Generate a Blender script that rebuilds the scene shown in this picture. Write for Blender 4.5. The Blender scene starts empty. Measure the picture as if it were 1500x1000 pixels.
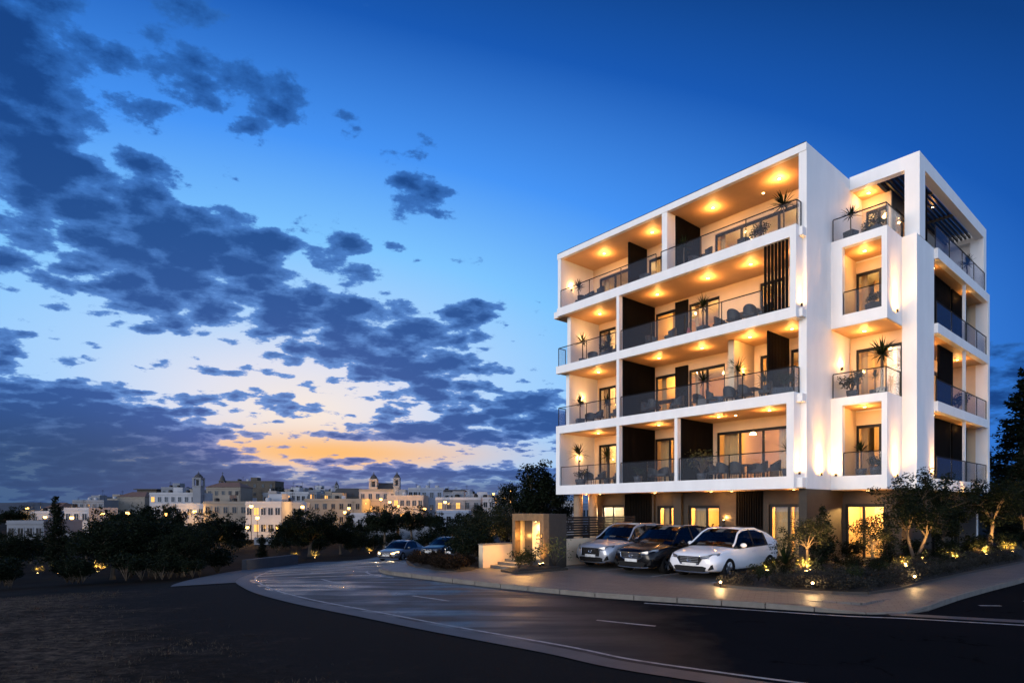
import bpy, bmesh, math, random
import numpy as np
from mathutils import Vector, Matrix, noise as mnoise
R = math.radians
random.seed(7)
S = bpy.context.scene
COL = S.collection

# ------------------------------------------------------------------ camera
cam = bpy.data.cameras.new("camera")
cam.sensor_width = 36.0
cam.lens = 21.24
cam.shift_y = 0.1633
cam.clip_end = 6000
cam_o = bpy.data.objects.new("camera", cam)
cam_o.location = (0, 0, 2.4)
cam_o.rotation_euler = (R(90), 0, 0)
COL.objects.link(cam_o)
S.camera = cam_o
S.view_settings.view_transform = 'Standard'
S.view_settings.look = 'None'
S.view_settings.exposure = 0.0
S.view_settings.gamma = 1.0
S.cycles.use_denoising = True
S.cycles.max_bounces = 8
S.cycles.diffuse_bounces = 3
S.cycles.glossy_bounces = 3
S.cycles.transparent_max_bounces = 16
S.cycles.sample_clamp_indirect = 5.0
S.cycles.caustics_reflective = False
S.cycles.caustics_refractive = False
S.cycles.blur_glossy = 0.5

# ------------------------------------------------------------------ node helper
class NT:
    def __init__(self, tree):
        self.t = tree
        tree.nodes.clear()
    def n(self, kind, **kw):
        nd = self.t.nodes.new(kind)
        for k, v in kw.items():
            if k.startswith('i_'):
                key = k[2:]
                key = int(key) if key.isdigit() else key.replace('_', ' ')
                self.put(nd.inputs[key], v)
            else:
                setattr(nd, k, v)
        return nd
    def put(self, sock, v):
        if hasattr(v, 'links'):
            self.t.links.new(v, sock)
        elif v is not None:
            sock.default_value = v
    def m(self, op, a, b=None, c=None, clamp=False):
        nd = self.t.nodes.new('ShaderNodeMath')
        nd.operation = op
        nd.use_clamp = clamp
        for i, v in enumerate((a, b, c)):
            if v is not None:
                self.put(nd.inputs[i], v)
        return nd.outputs[0]
    def v(self, op, a, b=None):
        nd = self.t.nodes.new('ShaderNodeVectorMath')
        nd.operation = op
        self.put(nd.inputs[0], a)
        if b is not None:
            self.put(nd.inputs[3 if op == 'SCALE' else 1], b)
        return nd.outputs[0]
    def step(self, x, lo, hi):
        nd = self.t.nodes.new('ShaderNodeMapRange')
        nd.interpolation_type = 'SMOOTHSTEP'
        self.put(nd.inputs[0], x)
        self.put(nd.inputs[1], lo)
        self.put(nd.inputs[2], hi)
        return nd.outputs[0]
    def mix(self, f, a, b, mode='MIX'):
        nd = self.t.nodes.new('ShaderNodeMix')
        nd.data_type = 'RGBA'
        nd.blend_type = mode
        self.put(nd.inputs[0], f)
        for s, v in ((nd.inputs[6], a), (nd.inputs[7], b)):
            self.put(s, v if hasattr(v, 'links') else (*v, 1.0) if len(v) == 3 else v)
        return nd.outputs[2]
    def ramp(self, x, stops, interp='LINEAR'):
        nd = self.t.nodes.new('ShaderNodeValToRGB')
        cr = nd.color_ramp
        cr.interpolation = interp
        while len(cr.elements) < len(stops):
            cr.elements.new(0.5)
        for e, (p, c) in zip(cr.elements, stops):
            e.position = p
            e.color = (*c, 1.0) if len(c) == 3 else c
        self.put(nd.inputs[0], x)
        return nd.outputs[0]
    def noise(self, vec, scale, detail=4, rough=0.55, out=0, **kw):
        nd = self.t.nodes.new('ShaderNodeTexNoise')
        self.put(nd.inputs['Vector'], vec)
        nd.inputs['Scale'].default_value = scale
        nd.inputs['Detail'].default_value = detail
        nd.inputs['Roughness'].default_value = rough
        for k, v in kw.items():
            nd.inputs[k].default_value = v
        return nd.outputs[out]
    def gauss(self, x, c, w):
        d = self.m('DIVIDE', self.m('SUBTRACT', x, c), w)
        return self.m('POWER', math.e, self.m('MULTIPLY', self.m('MULTIPLY', d, d), -1.0))

# ------------------------------------------------------------------ dusk sky
SUN_AZ, SUN_EL = -20.0, 1.0        # where the sun has gone down (degrees right of +Y, above the horizon)
def build_sky():
    w = bpy.data.worlds.new("World")
    S.world = w
    w.use_nodes = True
    g = NT(w.node_tree)
    d = g.n('ShaderNodeTexCoord').outputs['Generated']
    sp = g.n('ShaderNodeSeparateXYZ', i_0=d)
    x, y, z = sp.outputs
    a = g.m('MULTIPLY', g.m('ARCTAN2', x, y), 57.29578)
    e = g.m('MULTIPLY', g.m('ARCSINE', z), 57.29578)
    # clear sky, brightest over the sunken sun
    dx = g.m('MULTIPLY', g.m('SUBTRACT', a, -19.0), 0.46)
    dy = g.m('SUBTRACT', e, 8.5)
    dist = g.m('SQRT', g.m('ADD', g.m('MULTIPLY', dx, dx), g.m('MULTIPLY', dy, dy)))
    sky = g.ramp(g.m('DIVIDE', dist, 60.0), [
        (0.0, (.95, .82, .72)), (.07, (.74, .76, .88)), (.14, (.42, .66, .98)), (.24, (.21, .56, 1.0)), (.36, (.062, .30, .92)),
        (.50, (.009, .100, .46)), (.60, (.004, .050, .235)), (.90, (.004, .035, .16)), (1.0, (.004, .03, .13))])
    orange = g.m('MULTIPLY', g.gauss(e, 5.1, 1.8), g.gauss(a, -17.0, 15.0))
    sky = g.mix(g.m('MULTIPLY', orange, .95), sky, (.98, .50, .15))
    # clouds: puffs on a level layer
    zz = g.m('ADD', g.m('MAXIMUM', z, 0.0), .24)
    pv = g.n('ShaderNodeCombineXYZ', i_0=g.m('DIVIDE', x, zz), i_1=g.m('DIVIDE', y, zz), i_2=0.0).outputs[0]
    rot = g.n('ShaderNodeMapping')
    g.put(rot.inputs[0], pv)
    rot.inputs['Rotation'].default_value = (0, 0, R(-28))
    rot.inputs['Scale'].default_value = (1.3, 1.5, 1.0)
    rot.inputs['Location'].default_value = (3.1, 1.7, 0)
    pv = rot.outputs[0]
    n_big = g.noise(pv, 1.3, 3, .5)
    n_mid = g.noise(pv, 4.6, 9, .62)
    vor = g.n('ShaderNodeTexVoronoi', feature='SMOOTH_F1')
    g.put(vor.inputs['Vector'], g.v('ADD', pv, g.v('SCALE', g.noise(pv, 9.0, 5, .6, out=1), .16)))
    vor.inputs['Scale'].default_value = 8.0
    vor.inputs['Smoothness'].default_value = .35
    puff = g.m('SUBTRACT', .5, vor.outputs['Distance'])
    n_fine = g.noise(pv, 17.0, 6, .68)
    nn = g.m('ADD', g.m('ADD', g.m('ADD', g.m('MULTIPLY', n_big, .5), g.m('MULTIPLY', n_mid, 1.05)), g.m('MULTIPLY', puff, .58)), g.m('MULTIPLY', n_fine, .30))
    def band(a0, e0, a1, e1, wdt, lo, hi):
        sl = (e1 - e0) / (a1 - a0)
        line = g.m('ADD', g.m('MULTIPLY', g.m('SUBTRACT', a, a0), sl), e0)
        q = g.m('DIVIDE', g.m('SUBTRACT', e, line), wdt)
        b = g.m('POWER', math.e, g.m('MULTIPLY', g.m('MULTIPLY', q, q), -1.0))
        return g.m('MULTIPLY', b, g.step(a, hi, lo))
    def blob(a0, e0, ra, re):
        return g.m('MULTIPLY', g.gauss(a, a0, ra), g.gauss(e, e0, re))
    cov = g.m('MULTIPLY', band(-42, 25.5, -3, 11.5, 4.8, -8, 2), .56)
    for t, k in ((band(-44, 18, -24, 15, 3.0, -30, -24), .30), (band(-43, 9.0, -22, 2.6, 3.9, -30, -18), .80), (band(-41, 2.0, 0, 2.0, 1.8, 0, 45), .40),
                 (blob(-22, 9.2, 7, 1.3), .42), (blob(2.0, 8.6, 6.0, 3.2), .70), (blob(-8, 7.4, 8, 1.0), .36), (blob(-15, 6.6, 9, .5), .42), (blob(-8, 3.4, 12, .6), .5), (blob(-15, 4.4, 5, .45), .44), (blob(-24, 11.5, 4, .8), .34), (blob(-6, 7.6, 4, .6), .40),
                 (blob(-41, 31, 6, 6), .42), (blob(-27, 33.5, 9, 4.5), .42), (blob(-10.3, 26.6, 3.4, 2.4), .56), (blob(-23, 22.5, 5.0, 2.2), .30),
                 (blob(-15.5, 23.2, 3.6, 1.6), .52), (blob(-3.6, 17.9, 2.0, 1.5), .70), (blob(-6.5, 32.5, 7, 1.6), .10), (blob(-5.5, 26.5, 2.5, 1.4), .26),
                 (blob(-10, 13.5, 6, 1.6), .22), (blob(40, 9.0, 7, 4.0), .5), (blob(10, 27.5, 6, 2.0), .12)):
        cov = g.m('ADD', cov, g.m('MULTIPLY', t, k))
    cov = g.m('SUBTRACT', cov, g.m('MULTIPLY', g.m('MULTIPLY', g.step(a, 6.0, 22.0), g.step(e, 14.0, 24.0)), .4))
    dens_in = g.m('ADD', nn, g.m('MINIMUM', cov, .60))
    dens = g.step(dens_in, 1.205, 1.315)
    core = g.step(dens_in, 1.23, 1.58)
    near = g.gauss(dist, 0.0, 15.0)
    edge = g.mix(near, (.022, .140, .50), (.13, .30, .70))
    body = g.mix(near, (.006, .048, .21), (.018, .085, .33))
    cl = g.mix(core, edge, body)
    under = g.m('MULTIPLY', g.m('MULTIPLY', orange, g.m('SUBTRACT', 1.0, core)), .35)
    cl = g.mix(under, cl, (.72, .33, .16))
    sky = g.mix(g.m('MULTIPLY', dens, .96), sky, cl)
    # dusk haze bank along the horizon
    hz_top = g.m('ADD', 4.3, g.m('MULTIPLY', g.step(a, -20.0, -37.0), 5.5))
    hz = g.step(e, hz_top, g.m('MULTIPLY', hz_top, .36))
    hcol = g.mix(g.gauss(a, -8.0, 18.0), (.020, .064, .175), (.080, .130, .29))
    sky = g.mix(g.m('MULTIPLY', hz, .9), sky, hcol)
    # unseen sky behind the camera: bright low band added to light the facades
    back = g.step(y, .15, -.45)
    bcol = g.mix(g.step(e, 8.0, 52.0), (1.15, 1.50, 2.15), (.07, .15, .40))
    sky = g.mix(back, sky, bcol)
    sky = g.mix(g.step(z, 0.0, -.03), sky, (.01, .012, .016))
    nish = g.n('ShaderNodeTexSky', sky_type='NISHITA', sun_disc=False)
    nish.sun_elevation = R(SUN_EL)
    nish.sun_rotation = R(SUN_AZ)
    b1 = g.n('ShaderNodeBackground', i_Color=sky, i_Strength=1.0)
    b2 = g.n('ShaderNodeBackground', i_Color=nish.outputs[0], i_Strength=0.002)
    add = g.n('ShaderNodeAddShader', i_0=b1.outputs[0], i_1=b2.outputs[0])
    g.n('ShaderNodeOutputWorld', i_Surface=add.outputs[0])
build_sky()

# added fill light, soft and low from behind left, to whiten the building fronts
sun = bpy.data.lights.new('front_fill_sun', 'SUN')
sun.energy = 2.1
sun.angle = R(28)
sun.color = (1.0, .87, .72)
sun_o = bpy.data.objects.new('front_fill_sun', sun)
sun_o.rotation_mode = 'QUATERNION'
sun_o.rotation_quaternion = Vector((.80, .58, -.13)).to_track_quat('-Z', 'Y')
COL.objects.link(sun_o)

# ------------------------------------------------------------------ objects: names, labels, hierarchy
def link(o, parent=None):
    COL.objects.link(o)
    if parent is not None:
        o.parent = parent
    return o
def tag(o, label, cat, group=None):
    o['label'] = label
    o['category'] = cat
    if group:
        o['group'] = group
    return o
def thing(name, label, cat, loc=(0, 0, 0), rz=0.0, group=None):
    o = bpy.data.objects.new(name, None)
    o.empty_display_size = .2
    o.location = loc
    o.rotation_euler = (0, 0, rz)
    link(o)
    return tag(o, label, cat, group)
def struct(o, kind='structure'):
    o['kind'] = kind
    return o
def kids(o):
    return list(o.children)
def copy_tree(o, loc=None, rz=None, label=None, group=None, scale=None, parent=None):
    c = o.copy()
    COL.objects.link(c)
    if parent is not None:
        c.parent = parent
    if loc is not None:
        c.location = loc
    if rz is not None:
        c.rotation_euler = (0, 0, rz)
    if scale is not None:
        c.scale = (scale,) * 3 if not hasattr(scale, '__len__') else scale
    if label:
        c['label'] = label
    if group:
        c['group'] = group
    for ch in kids(o):
        copy_tree(ch, parent=c)
    return c

class MB:
    def __init__(self):
        self.v, self.f, self.mi, self.cur = [], [], [], 0
    def add(self, vs, fs):
        b = len(self.v)
        self.v += [tuple(p) for p in vs]
        self.f += [tuple(i + b for i in f) for f in fs]
        self.mi += [self.cur] * len(fs)
        return self
    def box(self, x0, x1, y0, y1, z0, z1):
        return self.add([(x0, y0, z0), (x1, y0, z0), (x1, y1, z0), (x0, y1, z0), (x0, y0, z1), (x1, y0, z1), (x1, y1, z1), (x0, y1, z1)],
                        [(3, 2, 1, 0), (4, 5, 6, 7), (0, 1, 5, 4), (1, 2, 6, 5), (2, 3, 7, 6), (3, 0, 4, 7)])
    def taper(self, x0, x1, y0, y1, z0, z1, k=.8):
        cx, cy = (x0 + x1) / 2, (y0 + y1) / 2
        q = lambda x, y: (cx + (x - cx) * k, cy + (y - cy) * k)
        return self.add([(x0, y0, z0), (x1, y0, z0), (x1, y1, z0), (x0, y1, z0), (*q(x0, y0), z1), (*q(x1, y0), z1), (*q(x1, y1), z1), (*q(x0, y1), z1)],
                        [(3, 2, 1, 0), (4, 5, 6, 7), (0, 1, 5, 4), (1, 2, 6, 5), (2, 3, 7, 6), (3, 0, 4, 7)])
    def prism(self, poly, z0, z1):
        n = len(poly)
        return self.add([(x, y, z0) for x, y in poly] + [(x, y, z1) for x, y in poly],
                        [tuple(range(n))[::-1], tuple(range(n, 2 * n))] + [(i, (i + 1) % n, n + (i + 1) % n, n + i) for i in range(n)])
    def prism_y(self, poly, y0, y1):
        n = len(poly)
        return self.add([(x, y0, z) for x, z in poly] + [(x, y1, z) for x, z in poly],
                        [tuple(range(n)), tuple(range(n, 2 * n))[::-1]] + [(i, n + i, n + (i + 1) % n, (i + 1) % n) for i in range(n)])
    def tube(self, pts, rad, n=6):
        pts = [Vector(p) for p in pts]
        if not hasattr(rad, '__len__'):
            rad = [rad] * len(pts)
        vs = []
        for i, p in enumerate(pts):
            d = (pts[min(i + 1, len(pts) - 1)] - pts[max(i - 1, 0)]).normalized()
            a = d.cross(Vector((0, 0, 1)) if abs(d.z) < .9 else Vector((1, 0, 0))).normalized()
            b = d.cross(a)
            for k in range(n):
                t = 2 * math.pi * k / n
                vs.append(p + (a * math.cos(t) + b * math.sin(t)) * rad[i])
        fs = [(i * n + k, i * n + (k + 1) % n, (i + 1) * n + (k + 1) % n, (i + 1) * n + k) for i in range(len(pts) - 1) for k in range(n)]
        fs += [tuple(range(n))[::-1], tuple((len(pts) - 1) * n + k for k in range(n))]
        return self.add(vs, fs)
    def lathe(self, prof, n=16, cx=0, cy=0, cz=0, axis='z', caps=True):
        vs = []
        for r, h in prof:
            for k in range(n):
                t = 2 * math.pi * k / n
                c, s = r * math.cos(t), r * math.sin(t)
                vs.append((cx + c, cy + s, cz + h) if axis == 'z' else (cx + h, cy + c, cz + s))
        m = len(prof)
        fs = [(i * n + k, i * n + (k + 1) % n, (i + 1) * n + (k + 1) % n, (i + 1) * n + k) for i in range(m - 1) for k in range(n)]
        if caps:
            fs += [tuple(range(n))[::-1], tuple((m - 1) * n + k for k in range(n))]
        return self.add(vs, fs)
    def ball(self, cx, cy, cz, rx, ry, rz, n=10, m=6):
        prof = [(max(.001, math.sin(math.pi * i / m)), -math.cos(math.pi * i / m)) for i in range(m + 1)]
        s = MB().lathe(prof, n)
        return self.add([(cx + x * rx, cy + y * ry, cz + z * rz) for x, y, z in s.v], s.f)
    def mesh(self, name, mats, smooth=False):
        me = bpy.data.meshes.new(name)
        me.from_pydata(self.v, [], self.f)
        for m in (mats if isinstance(mats, (list, tuple)) else [mats]):
            me.materials.append(m)
        if any(self.mi):
            me.polygons.foreach_set('material_index', self.mi)
        if smooth:
            me.polygons.foreach_set('use_smooth', [True] * len(self.f))
        me.update()
        return me
    def build(self, name, mats, parent=None, loc=None, smooth=False):
        o = bpy.data.objects.new(name, self.mesh(name, mats, smooth))
        if loc is not None:
            o.location = loc
        return link(o, parent)
def obj(name, me, parent=None, loc=None, rz=0.0, scale=None):
    o = bpy.data.objects.new(name, me)
    if loc is not None:
        o.location = loc
    o.rotation_euler = (0, 0, rz)
    if scale is not None:
        o.scale = scale
    return link(o, parent)
def lamp(kind, loc, power, color=(1.0, .48, .14), parent=None, size=.05, cone=60, aim=(0, 0, -1), blend=.6):
    l = bpy.data.lights.new('bulb', kind)
    l.energy = power
    l.color = color
    l.shadow_soft_size = size
    if kind == 'SPOT':
        l.spot_size = R(cone)
        l.spot_blend = blend
    o = bpy.data.objects.new('bulb', l)
    o.location = loc
    o.rotation_mode = 'QUATERNION'
    o.rotation_quaternion = Vector(aim).to_track_quat('-Z', 'Y')
    return link(o, parent)

# ------------------------------------------------------------------ materials
M = {}
def pbr(name, col, rough=.6, var=.12, scale=6.0, bump=0.0, bscale=None, metal=0.0, spec=.5, coat=0.0, col2=None, stretch=None, detail=5, rvar=0.0, thr=None):
    m = bpy.data.materials.new(name)
    m.use_nodes = True
    g = NT(m.node_tree)
    co = g.n('ShaderNodeTexCoord').outputs['Object']
    if stretch:
        mp = g.n('ShaderNodeMapping')
        g.put(mp.inputs[0], co)
        mp.inputs['Scale'].default_value = stretch
        co = mp.outputs[0]
    n1 = g.noise(co, scale, detail, .6)
    lo = tuple(c * (1 - var) for c in col)
    hi = tuple(min(1, c * (1 + var)) for c in (col2 or col))
    a, b = thr or (.3, .7)
    c = g.ramp(n1, [(a, lo), (b, hi)])
    p = g.n('ShaderNodeBsdfPrincipled', i_Roughness=rough, i_Metallic=metal)
    g.put(p.inputs['Base Color'], c)
    p.inputs['Specular IOR Level'].default_value = spec
    p.inputs['Coat Weight'].default_value = coat
    p.inputs['Coat Roughness'].default_value = .05
    if rvar:
        n3 = g.noise(co, scale * .37, 3, .5)
        g.put(p.inputs['Roughness'], g.m('ADD', rough - rvar, g.m('MULTIPLY', n3, rvar * 2)))
    if bump:
        n2 = g.noise(co, bscale or scale * 6, 6, .65)
        bp = g.n('ShaderNodeBump', i_Strength=bump, i_Distance=.02, i_Height=n2)
        g.put(p.inputs['Normal'], bp.outputs[0])
    g.n('ShaderNodeOutputMaterial', i_Surface=p.outputs[0])
    M[name] = m
    return m
def glow(name, col, strength):
    m = bpy.data.materials.new(name)
    m.use_nodes = True
    g = NT(m.node_tree)
    e = g.n('ShaderNodeEmission', i_Color=(*col, 1), i_Strength=strength)
    g.n('ShaderNodeOutputMaterial', i_Surface=e.outputs[0])
    M[name] = m
    return m
def pane(name, tint, refl=.08, rough=.02, haze=0.0, hcol=(.5, .5, .5)):
    m = bpy.data.materials.new(name)
    m.use_nodes = True
    g = NT(m.node_tree)
    tr = g.n('ShaderNodeBsdfTransparent', i_Color=(*tint, 1))
    gl = g.n('ShaderNodeBsdfGlossy', i_Color=(1, 1, 1, 1), i_Roughness=rough)
    lw = g.n('ShaderNodeLayerWeight', i_Blend=.25)
    f = g.m('ADD', refl, g.m('MULTIPLY', lw.outputs['Fresnel'], .30), clamp=True)
    mx = g.n('ShaderNodeMixShader', i_0=f, i_1=tr.outputs[0], i_2=gl.outputs[0])
    out = mx.outputs[0]
    if haze:
        df = g.n('ShaderNodeBsdfDiffuse', i_Color=(*hcol, 1))
        out = g.n('ShaderNodeMixShader', i_0=haze, i_1=out, i_2=df.outputs[0]).outputs[0]
    g.n('ShaderNodeOutputMaterial', i_Surface=out)
    M[name] = m
    return m
def leafmat(name, col, col2, rough=.55):
    m = bpy.data.materials.new(name)
    m.use_nodes = True
    g = NT(m.node_tree)
    oi = g.n('ShaderNodeObjectInfo').outputs['Random']
    geo = g.n('ShaderNodeNewGeometry').outputs['Random Per Island']
    c = g.ramp(g.m('ADD', g.m('MULTIPLY', geo, .8), g.m('MULTIPLY', oi, .2)), [(0.0, col), (1.0, col2)])
    p = g.n('ShaderNodeBsdfPrincipled', i_Roughness=rough)
    g.put(p.inputs['Base Color'], c)
    p.inputs['Specular IOR Level'].default_value = .06
    tl = g.n('ShaderNodeBsdfTranslucent')
    g.put(tl.inputs['Color'], c)
    mx = g.n('ShaderNodeMixShader', i_0=.25, i_1=p.outputs[0], i_2=tl.outputs[0])
    g.n('ShaderNodeOutputMaterial', i_Surface=mx.outputs[0])
    M[name] = m
    return m
pbr('render_white', (.81, .80, .78), .6, .045, 1.6, stretch=(1, 1, .3), bump=.10, bscale=60)
pbr('soffit', (.62, .38, .19), .6, .06, 1.5)
pbr('cream_wall', (.68, .52, .34), .65, .05, 1.5, bump=.08, bscale=50)
pbr('room_wall', (.66, .46, .24), .7, .08, .8)
pbr('curtain', (.64, .44, .23), .8, .16, 3.0, stretch=(7, 7, .15))
pbr('dark_timber', (.0045, .0038, .0034), .7, .35, 3.0, spec=.06, stretch=(6, 6, .4))
pbr('dark_metal', (.009, .009, .010), .45, .15, 5, spec=.2)
pbr('wood_floor', (.30, .18, .09), .5, .2, 3.0)
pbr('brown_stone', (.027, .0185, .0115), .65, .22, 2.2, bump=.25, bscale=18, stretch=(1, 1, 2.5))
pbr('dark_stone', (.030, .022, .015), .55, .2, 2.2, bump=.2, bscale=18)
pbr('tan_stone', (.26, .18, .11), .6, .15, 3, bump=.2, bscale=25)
pbr('wicker', (.016, .017, .020), .6, .25, 30, bump=.3, bscale=120)
pbr('cushion', (.05, .052, .06), .85, .15, 12, bump=.1)
pbr('pot_dark', (.04, .045, .055), .5, .15, 8)
pbr('bark', (.085, .062, .042), .85, .35, 8, bump=.6, bscale=25, stretch=(1, 1, .25))
pbr('soil', (.013, .010, .008), .95, .4, 5, bump=.8, bscale=14)
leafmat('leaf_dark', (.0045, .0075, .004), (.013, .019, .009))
leafmat('leaf_olive', (.010, .013, .007), (.034, .038, .020))
leafmat('leaf_bush', (.009, .014, .006), (.030, .040, .016))
leafmat('leaf_grass', (.07, .08, .03), (.16, .15, .06))
leafmat('leaf_palm', (.006, .013, .006), (.020, .034, .014), .5)
leafmat('leaf_grey', (.014, .015, .0125), (.045, .044, .040))
leafmat('leaf_red', (.014, .009, .0065), (.034, .022, .013))
glow('lamp_face', (1.0, .62, .24), 22.0)
glow('lamp_town', (1.0, .50, .12), 9.0)
glow('lamp_cool', (1.0, .86, .66), 30.0)
glow('lit_window', (1.0, .46, .11), 1.8)
glow('headlamp', (1.0, .66, .24), 7.0)
pane('rail_glass', (.955, .96, .965), .005, .02, .02, (.45, .45, .47))
pane('window_glass', (.92, .93, .92), .03, .01)
pane('tinted_glass', (.10, .11, .12), .06, .02)

# ------------------------------------------------------------------ the lie of the land
AX = (.648488, -.761225)           # the building's own x axis (along its front, to the right)
AY = (.761225, .648488)            # and y axis (from the front inwards)
ORG = (11.8817, 24.9109)           # world position of the front right corner
TH = math.atan2(AX[1], AX[0])
def W(x, y, z=0.0):
    return Vector((ORG[0] + x * AX[0] + y * AY[0], ORG[1] + x * AX[1] + y * AY[1], z))
def T(X, Y):
    s = np.maximum(0.0, -8 - ((X - ORG[0]) * AX[0] + (Y - ORG[1]) * AX[1]))
    g = .104 * s * s / (s + 5)
    return -4.2 * (1 - np.exp(-g / 4.2)) + 11 * np.exp(-((X + 70) ** 2 / 110 ** 2 + (Y - 250) ** 2 / 75 ** 2))
def Tz(X, Y):
    return float(T(np.float64(X), np.float64(Y)))
def at(px, Y):                      # the point Y metres away under bearing px of the survey sheet, on the ground
    X = (px - 750) / 885 * Y
    return Vector((X, Y, Tz(X, Y)))
def hz(py, Y):                      # height seen at level py at distance Y
    return 2.4 + (745 - py) * Y / 885

# ------------------------------------------------------------------ ground, road, pavements
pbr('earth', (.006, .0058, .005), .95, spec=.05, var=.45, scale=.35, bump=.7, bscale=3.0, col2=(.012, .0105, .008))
def asphalt_mat():
    m = bpy.data.materials.new('asphalt')
    m.use_nodes = True
    g = NT(m.node_tree)
    co = g.n('ShaderNodeTexCoord').outputs['Object']
    fine = g.noise(co, 45, 4, .7)
    big = g.noise(co, .35, 5, .6)
    mp = g.n('ShaderNodeMapping')
    g.put(mp.inputs[0], co)
    mp.inputs['Rotation'].default_value = (0, 0, R(28))
    mp.inputs['Scale'].default_value = (.22, 1.6, 1)
    track = g.noise(mp.outputs[0], .9, 4, .55)
    c = g.mix(fine, (.005, .0055, .0065), (.015, .016, .018))
    c = g.mix(g.step(big, .35, .7), c, (.012, .012, .014))
    p = g.n('ShaderNodeBsdfPrincipled')
    damp = g.m('ADD', g.m('MULTIPLY', g.step(track, .38, .62), .6), g.m('MULTIPLY', g.step(big, .4, .65), .4))
    wet = g.step(g.m('ADD', g.n('ShaderNodeSeparateXYZ', i_0=co).outputs[0], g.m('MULTIPLY', big, 5.0)), 6.5, .5)
    g.put(p.inputs['Specular IOR Level'], g.m('MULTIPLY', wet, .75))
    g.put(p.inputs['Roughness'], g.m('SUBTRACT', .80, g.m('MULTIPLY', g.m('MULTIPLY', damp, wet), .62)))
    crk = g.n('ShaderNodeTexVoronoi', feature='DISTANCE_TO_EDGE')
    g.put(crk.inputs['Vector'], g.v('ADD', co, g.v('SCALE', g.noise(co, 1.6, 5, .6, out=1), .9)))
    crk.inputs['Scale'].default_value = .28
    cr_ = g.m('MULTIPLY', g.step(crk.outputs['Distance'], .012, .0), g.step(g.noise(co, .5, 2), .5, .62))
    g.put(p.inputs['Base Color'], g.mix(g.m('MULTIPLY', cr_, .8), c, (.004, .004, .004)))
    bp = g.n('ShaderNodeBump', i_Strength=.35, i_Distance=.01, i_Height=g.noise(co, 120, 3, .6))
    g.put(p.inputs['Normal'], bp.outputs[0])
    g.n('ShaderNodeOutputMaterial', i_Surface=p.outputs[0])
    M['asphalt'] = m
asphalt_mat()
def paver_mat(name, c1, c2, mortar, scale, rough=.6, rot=0.0):
    m = bpy.data.materials.new(name)
    m.use_nodes = True
    g = NT(m.node_tree)
    co = g.n('ShaderNodeTexCoord').outputs['Object']
    mp = g.n('ShaderNodeMapping')
    g.put(mp.inputs[0], co)
    mp.inputs['Rotation'].default_value = (0, 0, rot)
    b = g.n('ShaderNodeTexBrick', i_Scale=scale)
    g.put(b.inputs['Vector'], mp.outputs[0])
    b.inputs['Color1'].default_value = (*c1, 1)
    b.inputs['Color2'].default_value = (*c2, 1)
    b.inputs['Mortar'].default_value = (*mortar, 1)
    b.inputs['Mortar Size'].default_value = .012
    n = g.noise(co, 1.4, 6, .65)
    n2 = g.noise(co, 30, 4, .65)
    c = g.mix(.55, b.outputs['Color'], g.mix(n, (.45, .45, .45), (1.25, 1.25, 1.25)), 'MULTIPLY')
    c = g.mix(.35, c, g.mix(n2, (.5, .5, .5), (1.4, 1.4, 1.4)), 'MULTIPLY')
    p = g.n('ShaderNodeBsdfPrincipled')
    g.put(p.inputs['Base Color'], c)
    g.put(p.inputs['Roughness'], g.m('ADD', rough - .15, g.m('MULTIPLY', n, .3)))
    bp = g.n('ShaderNodeBump', i_Strength=.3, i_Distance=.01, i_Height=g.m('ADD', g.m('MULTIPLY', n2, .3), b.outputs['Fac']))
    bp.invert = True
    g.put(p.inputs['Normal'], bp.outputs[0])
    g.n('ShaderNodeOutputMaterial', i_Surface=p.outputs[0])
    M[name] = m
paver_mat('paving', (.105, .097, .09), (.135, .123, .11), (.038, .035, .032), 1.6, .55, R(24))
paver_mat('court_paving', (.085, .082, .08), (.105, .10, .098), (.04, .04, .04), .8, .5, TH)
pbr('kerbstone', (.135, .122, .105), .7, .22, 3.0, bump=.3, bscale=30)
pbr('gutter', (.046, .049, .056), .6, .25, 2.0, bump=.3, bscale=30)
pbr('line_paint', (.24, .24, .24), .6, .35, 5.0, thr=(.35, .55))
pbr('old_tarmac', (.0105, .011, .0125), .95, .25, 1.2, bump=.4, bscale=40, spec=.15)
pbr('path_paving', (.038, .042, .052), .7, .2, 1.5, bump=.2, bscale=30)
pbr('dry_grass', (.026, .020, .013), .95, .5, 1.6, bump=1.0, bscale=22, col2=(.046, .034, .022), stretch=(1, 2.2, 1))

def sheet(name, xs, ys, off, mat):
    XX, YY = np.meshgrid(xs, ys)
    ZZ = T(XX, YY) + off
    b = MB()
    n, m = len(xs), len(ys)
    b.v = list(zip(XX.ravel().tolist(), YY.ravel().tolist(), ZZ.ravel().tolist()))
    b.f = [(j * n + i, j * n + i + 1, (j + 1) * n + i + 1, (j + 1) * n + i) for j in range(m - 1) for i in range(n - 1)]
    b.mi = [0] * len(b.f)
    return b.build(name, mat, smooth=True)
def grade(lo, hi, fine_lo, fine_hi, step, coarse):
    a = list(np.arange(fine_lo, fine_hi, step))
    lo_side, x, s = [], fine_lo, step
    while x > lo:
        s = min(s * 1.25, coarse)
        x -= s
        lo_side.append(x)
    hi_side, x, s = [], fine_hi, step
    while x < hi:
        hi_side.append(x)
        s = min(s * 1.25, coarse)
        x += s
    return np.array(lo_side[::-1] + a + hi_side + [hi])
struct(sheet('ground', grade(-3500, 3500, -30, 20, 1.5, 300), grade(-300, 4500, 0, 70, 1.5, 300), -.10, M['earth']))

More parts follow.
